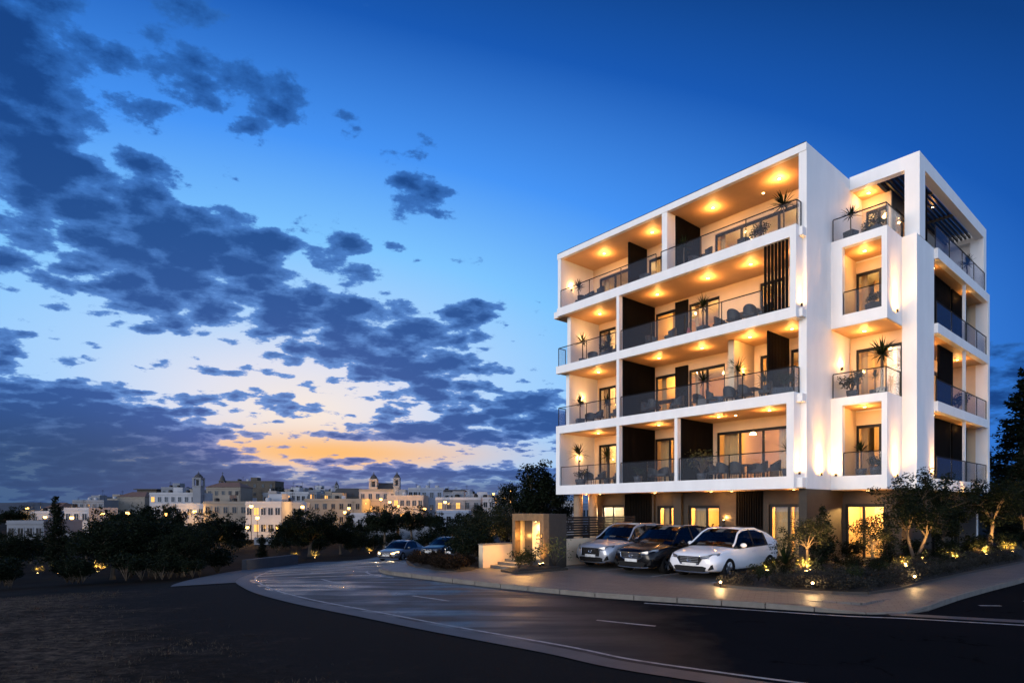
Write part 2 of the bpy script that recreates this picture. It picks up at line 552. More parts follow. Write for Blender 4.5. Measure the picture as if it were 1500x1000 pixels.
def spline(pts, n):
    P = [Vector((p[0], p[1], 0)) for p in pts]
    P = [P[0] * 2 - P[1]] + P + [P[-1] * 2 - P[-2]]
    out = []
    for i in range(1, len(P) - 2):
        a, b, c, d = P[i - 1], P[i], P[i + 1], P[i + 2]
        for k in range(n):
            t = k / n
            out.append(.5 * (2 * b + (c - a) * t + (2 * a - 5 * b + 4 * c - d) * t * t + (3 * b - a - 3 * c + d) * t ** 3))
    out.append(P[-2])
    return out
INNER = [(40, 0), (28, 5.2), (20, 8.9), (13, 11.9), (10.0, 13.1), (8.7, 13.62), (7.42, 13.97), (5.2, 15.0), (2.62, 16.2), (.98, 17.3), (-.35, 18.3), (-1.84, 19.6), (-3.5, 21.1),
         (-4.5, 22.1), (-5.15, 23.5), (-5.6, 25.6), (-5.75, 28.2), (-5.8, 32), (-6.0, 45), (-6.6, 60), (-8, 80), (-10, 110)]
OUTER = [(30, -8), (19, -1.4), (12, 2.8), (7.2, 5.7), (5.6, 6.7), (4.2, 7.6), (2.93, 8.34), (1.57, 9.24), (.58, 10.2), (-1.59, 12.0), (-3.32, 13.54), (-5.56, 15.52), (-7.54, 17.7),
         (-9.1, 20.2), (-10.25, 22.9), (-11.6, 26.6), (-13.0, 30.9), (-14.2, 35.5), (-14.5, 41.3), (-13.4, 47.5), (-12.4, 56), (-17, 108)]
NI = 8
ic, oc = spline(INNER, NI), spline(OUTER, NI)
def ribbon(name, A, B, off, mat, nw=6, parent=None, rng=None):
    b = MB()
    ids = range(len(A)) if rng is None else range(*rng)
    rows = []
    for i in ids:
        row = []
        for k in range(nw + 1):
            p = A[i].lerp(B[i], k / nw)
            row.append((p.x, p.y, Tz(p.x, p.y) + off))
        rows.append(row)
    b.v = [p for r in rows for p in r]
    n = nw + 1
    b.f = [(j * n + i, j * n + i + 1, (j + 1) * n + i + 1, (j + 1) * n + i) for j in range(len(rows) - 1) for i in range(nw)]
    b.mi = [0] * len(b.f)
    return b.build(name, mat, parent, smooth=True)
def offset(C, d):                    # a line beside C, d metres to its left
    out = []
    for i, p in enumerate(C):
        t = (C[min(i + 1, len(C) - 1)] - C[max(i - 1, 0)]).normalized()
        out.append(p + Vector((-t.y, t.x, 0)) * d)
    return out
struct(ribbon('road', oc, ic, 0.0, M['asphalt'], 10))
# far kerb: a flush pale gutter strip, then the edge line
struct(ribbon('gutter_strip', offset(oc, .12), offset(oc, -.34), .004, M['gutter'], 2))
struct(ribbon('edge_line', offset(oc, -.48), offset(oc, -.56), .004, M['line_paint'], 1, rng=(30, 160)))
struct(ribbon('edge_line', offset(ic, .34), offset(ic, .44), .004, M['line_paint'], 1, rng=(12, 62)))
struct(ribbon('edge_line', offset(ic, .42), offset(ic, .52), .004, M['line_paint'], 1, rng=(98, 118)))
mid = [a.lerp(b, .50) for a, b in zip(oc, ic)]
s_acc, mid_dash, on, cur = 0.0, [], False, []
fine_mid = []
for a, b in zip(mid[:-1], mid[1:]):
    k = max(1, int((b - a).length / .15))
    fine_mid += [a.lerp(b, i / k) for i in range(k)]
for a, b in zip(fine_mid[:-1], fine_mid[1:]):
    s_acc += (b - a).length
    if (s_acc + 3.1) % 5.6 < 1.7:
        cur.append(a)
    elif cur:
        if len(cur) > 3 and 6 < cur[0].y < 60 and cur[0].x < 3.2:
            mid_dash.append(cur)
        cur = []
for c in mid_dash:
    struct(ribbon('centre_line', offset(c, .05), offset(c, -.05), .004, M['line_paint'], 1))
# side street on the right with its give-way band
side = [(8.72, 13.62), (9.78, 14.19), (11.86, 15.97), (14.06, 17.7), (16.71, 19.72), (24, 25.4), (60, 53)]
sd = MB()
sd.add([(x, y, .001) for x, y in side] + [(70, 40, .001), (28, 5.2, .001), (20, 8.9, .001), (13, 11.9, .001), (10, 13.1, .001)], [tuple(range(len(side) + 5))[::-1]])
struct(sd.build('side_street', M['asphalt']))
struct(ribbon('gutter_strip', offset(ic, -.28), offset(ic, .10), .008, M['gutter'], 1, rng=(8, 42)))
b = MB()
for (x0, y0, x1, y1, w) in ((13.3, 15.7, 17.5, 15.2, .11), (11.6, 15.0, 12.1, 14.95, .10), (19.5, 15.1, 24, 15.6, .11)):
    t = Vector((x1 - x0, y1 - y0, 0)).normalized()
    nn_ = Vector((-t.y, t.x, 0)) * w / 2
    p, q = Vector((x0, y0, .006)), Vector((x1, y1, .006))
    b.add([p - nn_, q - nn_, q + nn_, p + nn_], [(0, 1, 2, 3)])
struct(b.build('street_marking', M['line_paint']))

# near pavement on the building's side and its kerb of single stones
kerb_line = spline([(60, 53), (24, 25.4), (16.71, 19.72), (14.06, 17.7), (11.86, 15.97), (10.35, 14.72), (9.55, 14.18), (8.6, 13.78), (7.42, 13.99), (5.2, 15.0), (2.62, 16.2), (.98, 17.3), (-.35, 18.3), (-1.84, 19.6), (-3.5, 21.1),
                    (-4.5, 22.1), (-5.15, 23.5), (-5.6, 25.6), (-5.75, 28.2), (-5.8, 32), (-6.0, 45), (-6.6, 60)], 8)
KH = .13
def drop(p):                         # the dropped kerb at the corner
    d = (p - Vector((8.7, 13.8, 0))).length
    return KH - .105 * max(0.0, 1 - max(0.0, d - .5) / 1.5)
def strip3(name, A, B, hA, hB, mat, parent=None):
    b = MB()
    for p, q in zip(A, B):
        b.v += [(p.x, p.y, Tz(p.x, p.y) + hA(p)), (q.x, q.y, Tz(q.x, q.y) + hB(p))]
    b.f = [(2 * i, 2 * i + 1, 2 * i + 3, 2 * i + 2) for i in range(len(A) - 1)]
    b.mi = [0] * len(b.f)
    return b.build(name, mat, parent)
kin = offset(kerb_line, -.15)
kwide = offset(kerb_line, -2.1)
b = MB()
acc = 0.0
L = kerb_line
seg, seglen = [L[0]], 0.0
dense, dense_in = [], []
for i in range(len(L) - 1):
    k = max(1, int((L[i + 1] - L[i]).length / .1))
    for j in range(k):
        dense.append(L[i].lerp(L[i + 1], j / k))
        dense_in.append(kin[i].lerp(kin[i + 1], j / k))
i = 0
while i < len(dense) - 2:
    j = i
    ln = 0.0
    while j < len(dense) - 1 and ln < 1.0:
        ln += (dense[j + 1] - dense[j]).length
        j += 1
    p, q, pi, qi = dense[i], dense[j], dense_in[i], dense_in[j]
    t = (q - p).normalized() * .012
    vs = []
    jit = random.uniform(-.004, .004)
    for (c, s_) in ((p + t, p), (q - t, q), (qi - t, q), (pi + t, p)):
        z = Tz(c.x, c.y)
        vs.append((c.x, c.y, z - .05))
    for (c, s_) in ((p + t, p), (q - t, q), (qi - t, q), (pi + t, p)):
        z = Tz(c.x, c.y)
        vs.append((c.x, c.y, z + drop(s_) + jit))
    b.add(vs, [(4, 7, 6, 5), (0, 4, 5, 1), (1, 5, 6, 2), (3, 7, 4, 0), (2, 6, 7, 3)])
    i = j
struct(b.build('kerb', M['kerbstone']))
struct(strip3('kerb_bed', L, offset(L, -.14), lambda p: drop(p) - .035, lambda p: drop(p) - .035, M['soil']))
struct(strip3('pavement', kin, kwide, lambda p: drop(p) - .004, lambda p: KH, M['paving']))
# forecourt of the apartment house (flat plot, local coordinates)
def local_prism(name, poly, z0, z1, mat):
    pts = [W(x, y) for x, y in poly]
    o = MB().prism([(p.x, p.y) for p in pts], z0, z1).build(name, mat)
    return struct(o)
local_prism('forecourt', [(5.6, -9.2), (4.2, -10.1), (1, -10.9), (-2.5, -11.5), (-5, -11.9), (-8.2, -11.9), (-10.2, -11.0), (-9.5, -9.3), (-7.9, -9.2), (-7.9, -4), (-18, -4), (-18, 22), (6.2, 22), (6.3, 8), (6.2, 0), (6.3, -5)], -.6, KH - .008, M['paving'])
local_prism('parking_bays', [(1.3, -8.6), (-5.3, -8.6), (-5.3, 1.6), (1.3, 1.6)], 0, KH - .003, M['court_paving'])
b = MB()
for x in (1.1, -1.15, -3.55, -5.2):
    p = [W(x - .05, -8.5), W(x + .05, -8.5), W(x + .05, -3.2), W(x - .05, -3.2)]
    b.add([(q.x, q.y, KH + .002) for q in p], [(0, 1, 2, 3)])
struct(b.build('bay_marking', M['line_paint']))
# worn grass verge and the pale path on the near side
verge = offset(oc, .12)
def fan(name, near, far, off, mat, nw):
    b = MB()
    for p, q in zip(near, far):
        for k in range(nw + 1):
            c = p.lerp(q, (k / nw) ** 1.3)
            b.v.append((c.x, c.y, Tz(c.x, c.y) + off))
    n = nw + 1
    b.f = [(j * n + i, (j + 1) * n + i, (j + 1) * n + i + 1, j * n + i + 1) for j in range(len(near) - 1) for i in range(nw)]
    b.mi = [0] * len(b.f)
    return b.build(name, mat, smooth=True)
def verge_mat():
    m = bpy.data.materials.new('verge_ground')
    m.use_nodes = True
    g = NT(m.node_tree)
    uv = g.n('ShaderNodeUVMap', uv_map='UVMap').outputs[0]
    dist = g.m('MULTIPLY', g.n('ShaderNodeSeparateXYZ', i_0=uv).outputs[0], 20.0)
    co = g.n('ShaderNodeTexCoord').outputs['Object']
    n1 = g.noise(co, .55, 6, .65)
    n2 = g.noise(co, 6.0, 6, .7)
    n3 = g.noise(co, 40.0, 4, .7)
    edge = g.m('ADD', dist, g.m('MULTIPLY', g.m('SUBTRACT', n1, .5), 7.0))
    f = g.step(edge, 2.0, 5.0)
    tar = g.mix(n3, (.006, .006, .0065), (.018, .018, .0185))
    mp = g.n('ShaderNodeMapping')
    g.put(mp.inputs[0], co)
    mp.inputs['Scale'].default_value = (1.0, 1.5, 1)
    n4 = g.noise(mp.outputs[0], 3.4, 10, .78)
    grass = g.ramp(n4, [(.32, (.006, .0055, .0045)), (.45, (.060, .047, .034)), (.57, (.16, .12, .088)), (.70, (.30, .225, .16))])
    grass = g.mix(g.m('MULTIPLY', n2, .6), grass, (.006, .0055, .0035))
    grass = g.mix(g.m('MULTIPLY', g.step(g.noise(co, .28, 5, .65), .42, .60), .8), grass, (.007, .0062, .005))
    c = g.mix(g.m('MULTIPLY', f, g.step(n2, .25, .6)), tar, grass)
    p = g.n('ShaderNodeBsdfPrincipled', i_Roughness=.95)
    g.put(p.inputs['Base Color'], c)
    p.inputs['Specular IOR Level'].default_value = .05
    h = g.m('ADD', g.m('MULTIPLY', n3, .3), g.m('MULTIPLY', g.m('MULTIPLY', n4, f), 1.6))
    bp = g.n('ShaderNodeBump', i_Strength=.8, i_Distance=.05, i_Height=h)
    g.put(p.inputs['Normal'], bp.outputs[0])
    g.n('ShaderNodeOutputMaterial', i_Surface=p.outputs[0])
    M['verge_ground'] = m
verge_mat()
ids = [i for i in range(len(verge)) if verge[i].y < 20.3]
vv = [verge[i] for i in ids]
NW = 40
vo = fan('verge', vv, offset(vv, 17.0), -.012, M['verge_ground'], NW)
uvl = vo.data.uv_layers.new(name='UVMap')
dist_v = [17.0 * (k / NW) ** 1.3 / 20.0 for _ in vv for k in range(NW + 1)]
uvl.data.foreach_set('uv', [q for l in vo.data.loops for q in (dist_v[l.vertex_index], 0.0)])
struct(vo)
ids = [i for i in range(len(verge)) if 20.0 <= verge[i].y < 48]
vv = [verge[i] for i in ids]
struct(fan('path', vv, offset(vv, 1.9), .01, M['path_paving'], 4))

# ------------------------------------------------------------------ the apartment house
def bx(px, y):                       # where bearing px of the survey sheet crosses the wall plane y
    d = ((px - 750) / 885, 1.0)
    lx, ly = d[0] * AX[0] + d[1] * AX[1], d[0] * AY[0] + d[1] * AY[1]
    ox, oy = -(ORG[0] * AX[0] + ORG[1] * AX[1]), -(ORG[0] * AY[0] + ORG[1] * AY[1])
    return ox + (y - oy) / ly * lx
HOUSE = thing('apartment_building', 'white five storey apartment block with glowing balconies and boxed white frames', 'building', W(0, 0), TH)
def part(name, mb, mat, parent=None, smooth=False):
    return mb.build(name, mat, parent or HOUSE, smooth=smooth)
def pbox(name, mat, *b, parent=None):
    return part(name, MB().box(*b), mat, parent)
WH = M['render_white']
B = [(3.25, 3.77), (6.83, 7.28), (10.37, 10.81), (13.75, 14.22), (17.43, 17.75)]
FL = [.16] + [t - .06 for _, t in B[:4]]         # finished floors
CE = [b for b, _ in B]                            # ceilings
YB, YT = 3.1, 3.5                                 # back walls of the loggias (floors 1-3, top floor)
CORE = 8.2

# slabs with timber coloured soffits
for i, (zb, zt) in enumerate(B):
    x0, y0 = (-14.3, .25) if i < 3 else (-14.75, .6 if i == 4 else .25)
    pbox('floor_slab', WH, x0 + .02, -.02, y0, 16.5, zb + .05, FL[i + 1] if i < 4 else zt)
    if i < 4:
        pbox('floor_slab', WH, -.02, 2.68 if i else 2.38, 5.2 if i else 4.3, 16.5, zb + .05, FL[i + 1])
    pbox('soffit', M['soffit'], x0 + .06 if i < 4 else -14.5, -.33 if i else -.03, y0 + .0 + (.03 if i == 4 else 0), YT if i == 4 else YB if i else 2.2, zb + .012, zb + .05)
    # front beam
    if i < 4:
        xr = (-.26, -.26, -.17, -.17)[i]
        pbox('balcony_beam', WH, (-14.3, -14.3, -14.3, -14.22)[i], xr, 0, .25, zb, zt)
        if i in (0, 1, 2, 3):
            pbox('balcony_beam', WH, xr - .25, xr, .25, .6, zb, zt)
pbox('roof_edge', WH, -14.78, 0.0, .57, .80, 17.43, 17.75)
pbox('roof_edge', WH, -14.78, -14.5, .80, 16.5, 17.43, 17.75)
pbox('roof_edge', M['dark_metal'], -14.76, -.02, .60, .64, 17.753, 17.80)
# fins and side walls of the front wing
pbox('side_wall', WH, -.33, 0, .6, 5.1, B[0][0], 17.43)
pbox('side_wall', WH, -.33, 0, 5.1, 10.0, 14.16, 17.43)
pbox('side_wall', WH, -.33, 0, .803, 10.0, 17.43, 17.75)
pbox('box_frame', WH, -.43, -.17, 0, .6, B[2][1], B[3][0])
pbox('box_frame', WH, -.57, -.26, 0, .6, B[0][1], B[1][0])
pbox('end_wall', WH, -14.75, -14.5, .6, 16.5, FL[4], 17.43)
pbox('divider', WH, -7.24, -6.92, .6, YT, FL[4], 17.43)
for k, x0 in ((1, -14.3), (2, -14.05), (3, -13.95)):
    y0 = 0.0 if k == 1 else .6
    pbox('end_wall', WH, x0, x0 + .26, y0 + (.25 if k == 1 else 0), 16.5, FL[k], CE[k])
    if k == 1:
        pbox('box_frame', WH, -14.3, -14.0, 0, .25, B[0][1], B[1][0])
    pbox('divider', WH, -9.73, -9.55, .02, YB, FL[k], CE[k])
pbox('divider', WH, -6.09, -5.92, .02, YB, FL[1], CE[1])
pbox('rear_wall', WH, -14.0, 2.4, 16.5, 16.75, 0.16, 17.4)
# dark batten cladding on the right faces of the dividers
def batten_x(x, y0, y1, z0, z1, parent=None, back=True, step=.10):
    mb = MB()
    if back:
        mb.box(x, x + .025, y0, y1, z0, z1)
    y = y0 + .02
    while y < y1 - .05:
        mb.box(x + (.025 if back else 0), x + .075, y, y + .05, z0, z1)
        y += step
    return part('batten_panel', mb, M['dark_timber'], parent)
def batten_y(x0, x1, y, z0, z1, parent=None, step=.10, w=.05, d=.08):
    mb = MB()
    x = x0
    while x < x1 - w * .5:
        mb.box(x, x + w, y, y + d, z0, z1)
        x += step
    return part('batten_panel', mb, M['dark_timber'], parent)
for k in (1, 2, 3):
    batten_x(-9.548, .3, YB - .02, FL[k] + .01, CE[k] - .01)
batten_x(-5.918, .3, YB - .02, FL[1] + .01, CE[1] - .01)
batten_x(-6.918, 1.3, YT - .02, FL[4] + .01, CE[4] - .01)
# partition walls inside the loggias
xp = bx(948, YT)
pbox('partition', M['dark_timber'], xp - .12, xp, 1.9, YT - .01, FL[4] + .005, CE[4] - .01)
xp2 = bx(1105, YB)
pbox('partition', M['cream_wall'], xp2 - .30, xp2, 1.2, YB - .01, FL[2] + .005, CE[2] - .01)
xs2 = bx(1155, YB)
batten_x(xs2, 1.0, YB - .02, FL[2] + .01, CE[2] - .01, back=False, step=.14)
# sliding slat screen in the third floor frame
sc = pbox('slat_screen', M['dark_metal'], -1.60, -.44, .06, .16, B[2][1] + .01, B[2][1] + .06)
batten_y(-1.58, -.48, .07, B[2][1] + .06, CE[3] - .02, sc, step=.155, w=.085, d=.09)

# --- windows: a frame, its panes, the wall around them
def window(plane, a0, a1, c, z0, z1, mull=(), t=.09, glass='window_glass', parent=None):
    """plane 'y': lies in y=c between x=a0..a1; plane 'x': lies in x=c between y=a0..a1"""
    fr, gl = MB(), MB()
    def bb(m, p, q, za, zb_, d0, d1):
        if plane == 'y':
            m.box(p, q, c + d0, c + d1, za, zb_)
        else:
            m.box(c - d1, c - d0, p, q, za, zb_)
    bb(fr, a0, a0 + t, z0, z1, 0, .08)
    bb(fr, a1 - t, a1, z0, z1, 0, .08)
    bb(fr, a0 + t, a1 - t, z1 - t * 1.5, z1, 0, .08)
    bb(fr, a0 + t, a1 - t, z0, z0 + .06, 0, .08)
    for m_ in mull:
        bb(fr, m_ - t * .6, m_ + t * .6, z0 + .06, z1 - t * 1.5, 0.005, .075)
    w = part('window', fr, M['dark_metal'], parent)
    e = [a0 + t] + list(mull) + [a1 - t]
    for p, q in zip(e[:-1], e[1:]):
        p2 = p + (t * .6 if p != e[0] else 0)
        q2 = q - (t * .6 if q != e[-1] else 0)
        m = MB()
        bb(m, p2 + .001, q2 - .001, z0 + .061, z1 - t * 1.5 - .001, .035, .045)
        part('window_pane', m, M[glass], w)
    return w
def wall(plane, c, th, a0, a1, z0, z1, holes, mat, name='facade_wall'):
    m = MB()
    def bb(p, q, za, zb_):
        if q - p > .004 and zb_ - za > .004:
            m.box(p, q, c, c + th, za, zb_) if plane == 'y' else m.box(c - th, c, p, q, za, zb_)
    cur = a0
    for (h0, h1, hb, ht) in sorted(holes):
        bb(cur, h0, z0, z1)
        bb(h0, h1, z0, hb)
        bb(h0, h1, ht, z1)
        cur = h1
    bb(cur, a1, z0, z1)
    return part(name, m, mat)
def curtain(x0, x1, y, z0, z1, mat='curtain', parent=None):
    m = MB()
    n = max(6, int((x1 - x0) / .045))
    for i in range(n + 1):
        x = x0 + (x1 - x0) * i / n
        yy = y + .035 * math.sin(i * 1.35) + .012 * math.sin(i * .5)
        m.v += [(x, yy, z0), (x, yy, z1)]
    m.f = [(2 * i, 2 * i + 2, 2 * i + 3, 2 * i + 1) for i in range(n)]
    m.mi = [0] * n
    return part('curtain', m, M[mat], parent, smooth=True)
def facade(k, y, x0, x1, wins, mat='cream_wall', curt=()):
    """back wall of floor k between x0 and x1 with glazed doors (x0, x1, mullions)"""
    z0, z1 = FL[k], CE[k] + .012
    top = z0 + 2.62
    wall('y', y, .2, x0, x1, z0, z1, [(a, b_, z0 + .03, top) for a, b_, _ in wins], M[mat])
    for a, b_, mu in wins:
        window('y', a, b_, y + .06, z0 + .03, top, mu)
    for a, b_ in curt:
        curtain(a, b_, y + .42, z0 + .02, z1 - .2)
def P(px, y=YB):
    return bx(px, y)
facade(1, YB, -14.04, -9.73, [(P(877), P(903) , [P(890)])], curt=[(P(878), P(886))])
facade(1, YB, -9.55, -6.09, [(P(959), P(987.5), [P(980)])], curt=[(P(961), P(974))])
facade(1, YB, -5.92, -.33, [(P(1050), P(1164), [P(1083), P(1117)])], curt=[(P(1054), P(1076)), (P(1135), P(1150))])
for k in (2, 3):
    facade(k, YB, (-13.8, -13.7)[k - 2], -9.73, [(P(877), P(902), [P(891)])], curt=[(P(878), P(885))])
facade(2, YB, -9.55, xp2 - .30, [(P(960), P(990), []), (P(1009), P(1062), [P(1035)])], curt=[(P(963), P(970)), (P(1012), P(1018))])
facade(2, YB, xp2, -.33, [(P(1113.5), P(1153), [P(1133)]), (P(1158), P(1176), [])], curt=[(P(1116), P(1126))])
facade(3, YB, -9.55, -.33, [(P(960), P(990), []), (P(1009), P(1054), [P(1034)]), (P(1113), P(1150), [P(1131)])], curt=[(P(979), P(987)), (P(1012), P(1017))])
for k, y in ((2, YB), (3, YB)):
    pbox('dark_pier', M['dark_timber'], P(990) + .02, P(1009) - .02, y - .10, y - .003, FL[k], FL[k] + 2.9)
facade(4, YT, -14.5, -7.24, [(P(878, YT), P(924, YT), [P(900, YT)]), (xp + .1, P(972, YT), [])], curt=[(P(879, YT), P(886, YT))])
facade(4, YT, -6.92, -.33, [(P(1047, YT), P(1172, YT), [P(1085, YT), P(1113, YT), P(1140, YT)])], curt=[(P(1049, YT), P(1056, YT))])
# --- rooms behind: core wall and party walls
for k in (1, 2, 3, 4):
    pbox('room_back_wall', M['room_wall'], -13.6, -.34, CORE, CORE + .15, FL[k] + .002, CE[k] + .04)
    for x in ((-9.7, -6.05) if k == 1 else (-9.7, -4.3) if k < 4 else (-7.2,)):
        pbox('party_wall', M['room_wall'], x, x + .14, (YT if k == 4 else YB) + .21, CORE - .003, FL[k] + .002, CE[k] + .04)
    pbox('room_floor', M['wood_floor'], -13.6, -.34, (YT if k == 4 else YB) + .21, CORE - .003, FL[k] + .002, FL[k] + .02)
def room_light(x, y, k, p, col=(1.0, .48, .13), drop=.5):
    m = MB()
    z = CE[k] + .04
    m.tube([(x, y, z), (x, y, z - drop + .18)], .008, 5)
    pl = part('pendant_lamp', m, M['dark_metal'])
    MB().lathe([(.05, .19), (.17, .02), (.18, 0)], 12, x, y, z - drop).build('lamp_shade', M['lamp_face'], pl, smooth=True)
    lamp('POINT', (x, y, z - drop - .15), p * 1.7, col, pl, .12)
for k, x, y, p in ((1, -13.2, 5.2, 60), (1, -8.2, 5.4, 75), (1, -5.0, 5.6, 70), (1, -2.2, 5.6, 120), (2, -13.0, 5.2, 70), (2, -8.9, 5.2, 60), (2, -6.6, 5.6, 110), (2, -2.2, 5.2, 110),
                   (3, -12.9, 5.2, 65), (3, -8.9, 5.4, 70), (3, -6.2, 5.4, 90), (3, -2.6, 5.2, 60), (4, -12.0, 5.8, 28), (4, -9, 6, 20), (4, -5.4, 6, 40), (4, -2.4, 6, 24)):
    room_light(x, y, k, p)
# a few pieces of room furniture seen through the panes
for k, x in ((1, -4.2), (1, -2.0), (2, -6.2), (3, -6.4), (2, -8.8), (4, -5.0)):
    m = MB().box(x - .8, x + .8, 6.8, 7.6, FL[k] + .1, FL[k] + .45)
    m.box(x - .8, x + .8, 7.45, 7.65, FL[k] + .45, FL[k] + .9)
    part('sofa', m, M['cushion'])
    m = MB().box(x - .55, x + .55, CORE - .04, CORE - .003, FL[k] + 1.3, FL[k] + 2.0)
    part('wall_panel', m, M['dark_timber'])

# --- downlights of the loggias
def downlight(x, y, z, p=38.0, r=.075, col=(1.0, .46, .125), drop=.26):
    d = part('downlight', MB().lathe([(r + .03, 0), (r + .03, .03), (r, .03), (r, 0)], 12, x, y, z - .03), M['dark_metal'])
    MB().lathe([(r * .95, 0), (r * .95, .012)], 12, x, y, z - .034).build('lamp_face', M['lamp_face'], d)
    lamp('POINT', (x, y, z - drop), p * 1.25, col, d, .06)
for k, spots in ((4, ((-12.3, 2.0, 60), (-8.8, 1.9, 46), (-5.2, 2.0, 60), (-1.8, 1.9, 80))),
                 (3, ((-12.2, 1.5, 40), (-8.1, 1.4, 40), (-5.1, 1.4, 55), (-2.9, 1.4, 50), (-.9, 1.6, 26))),
                 (2, ((-12.3, 1.5, 40), (-8.0, 1.4, 36), (-5.4, 1.35, 42), (-2.9, 1.35, 48), (-1.05, 1.55, 34))),
                 (1, ((-12.4, 1.6, 40), (-8.0, 1.4, 34), (-4.4, 1.2, 34), (-1.9, 1.2, 46)))):
    for x, y, p in spots:
        downlight(x, y, (CE[k] if k else CE[0]) + .012, p)
for x, y, p in ((-13.1, 1.3, 26), (-12.0, 1.3, 20), (-8.4, 1.6, 18), (-5.0, 1.5, 26), (-3.9, 1.5, 26), (-.95, 1.5, 26)):
    downlight(x, y, CE[0] + .012, p, .06)
# small extra spots without a pool of light
for x, y, k in ((-2.9, 2.6, 4), (-3.7, 1.5, 1)):
    d = part('downlight', MB().lathe([(.05, 0), (.05, .02)], 10, x, y, CE[k] - .012), M['lamp_face'])
# wall lamps on the end walls of the left loggias
def sconce(x, y, z, p, parent=None, nx=1):
    d = part('wall_lamp', MB().box(min(x, x + .09 * nx), max(x, x + .09 * nx), y - .05, y + .05, z - .16, z - .02), M['dark_metal'], parent)
    MB().box(min(x, x + .08 * nx) + .005, max(x, x + .08 * nx) - .005, y - .04, y + .04, z - .02, z - .01).build('lamp_face', M['lamp_face'], d)
    lamp('POINT', (x + .13 * nx, y, z + .12), p * 1.5, (1.0, .48, .13), d, .06)
for k, x in ((1, -14.04), (2, -13.79), (3, -13.69), (4, -14.5)):
    sconce(x, 1.7 if k < 4 else 1.5, FL[k] + 1.7, 20)
sconce(xp2, 2.0, FL[2] + 1.7, 22)

# --- glass balustrades
def railing(pts, z0, h=1.08, posts=True, step=2.2, name='balcony_railing'):
    pts = [Vector((x, y, 0)) for x, y in pts]
    fr = MB()
    segs = []
    for p, q in zip(pts[:-1], pts[1:]):
        n = max(1, round((q - p).length / step))
        for i in range(n + (1 if q is pts[-1] else 0)):
            c = p.lerp(q, i / n)
            fr.box(c.x - .016, c.x + .016, c.y - .016, c.y + .016, z0 + .002, z0 + h - .02)
        for i in range(n):
            segs.append((p.lerp(q, i / n), p.lerp(q, (i + 1) / n)))
        fr.tube([(p.x, p.y, z0 + h), (q.x, q.y, z0 + h)], .024, 6)
    r = part(name, fr, M['dark_metal'])
    for p, q in segs:
        t = (q - p).normalized()
        a, b_ = p + t * .03, q - t * .03
        nn = Vector((-t.y, t.x, 0)) * .006
        m = MB()
        m.v = [(*(v_ + s_)[:2], z) for z in (z0 + .04, z0 + h - .03) for v_, s_ in ((a, -nn), (b_, -nn), (b_, nn), (a, nn))]
        m.f = [(3, 2, 1, 0), (4, 5, 6, 7), (0, 1, 5, 4), (1, 2, 6, 5), (2, 3, 7, 6), (3, 0, 4, 7)]
        m.mi = [0] * 6
        part('glass_panel', m, M['rail_glass'], r)
    return r
railing([(-14.0, .12), (-9.76, .12)], B[0][1])
railing([(-9.5, .12), (-6.12, .12)], B[0][1])
railing([(-5.88, .12), (-.6, .12)], B[0][1])
railing([(-14.2, .7), (-14.2, .12), (-9.76, .12)], B[1][1])
railing([(-9.5, .12), (-.3, .12), (-.3, .56)], B[1][1])
railing([(-14.2, .7), (-14.2, .12), (-9.76, .12)], B[2][1])
railing([(-9.5, .12), (-1.66, .12)], B[2][1])
railing([(-14.1, .2), (-7.30, .2)], B[3][1])
railing([(-7.0, .2), (-.22, .2), (-.22, .56)], B[3][1])

# ------------------------------------------------------------------ right wing: stacked boxes, corner pier, side loggias
YR = 5.2
for k, (zb, zt) in ((1, (B[0], B[1])), (3, (B[2], B[3]))):
    z0, z1 = zb[0], zt[1]
    o0, o1, ob, ot = .48, 2.03, zb[1] + .07, zt[0] + .1
    pbox('bay_box', WH, 0.003, o0, 3.0, 3.3, z0, z1)
    pbox('bay_box', WH, o1, 2.24, 3.0, 4.8, z0, z1)
    pbox('bay_box', WH, o0, o1, 3.0, 3.3, z0, ob)
    pbox('bay_box', WH, o0, o1, 3.0, 3.3, ot, z1)
    pbox('bay_box', WH, 0.003, o1, 3.3, YR + .1, z0, ob - .1)
    pbox('bay_box', WH, 0.003, o1, 3.3, YR + .1, ot + .05, z1)
    pbox('soffit', M['soffit'], o0 - .25, o1 - .003, 3.303, YR, ot + .012, ot + .05)
    pbox('bay_lining', M['cream_wall'], 0.004, .25, 3.303, YR, ob - .1, ot + .012)
    railing([(o0 + .02, 3.12), (o1 - .02, 3.12)], ob, 1.02)
    downlight(1.0, 4.1, ot + .012, 42)
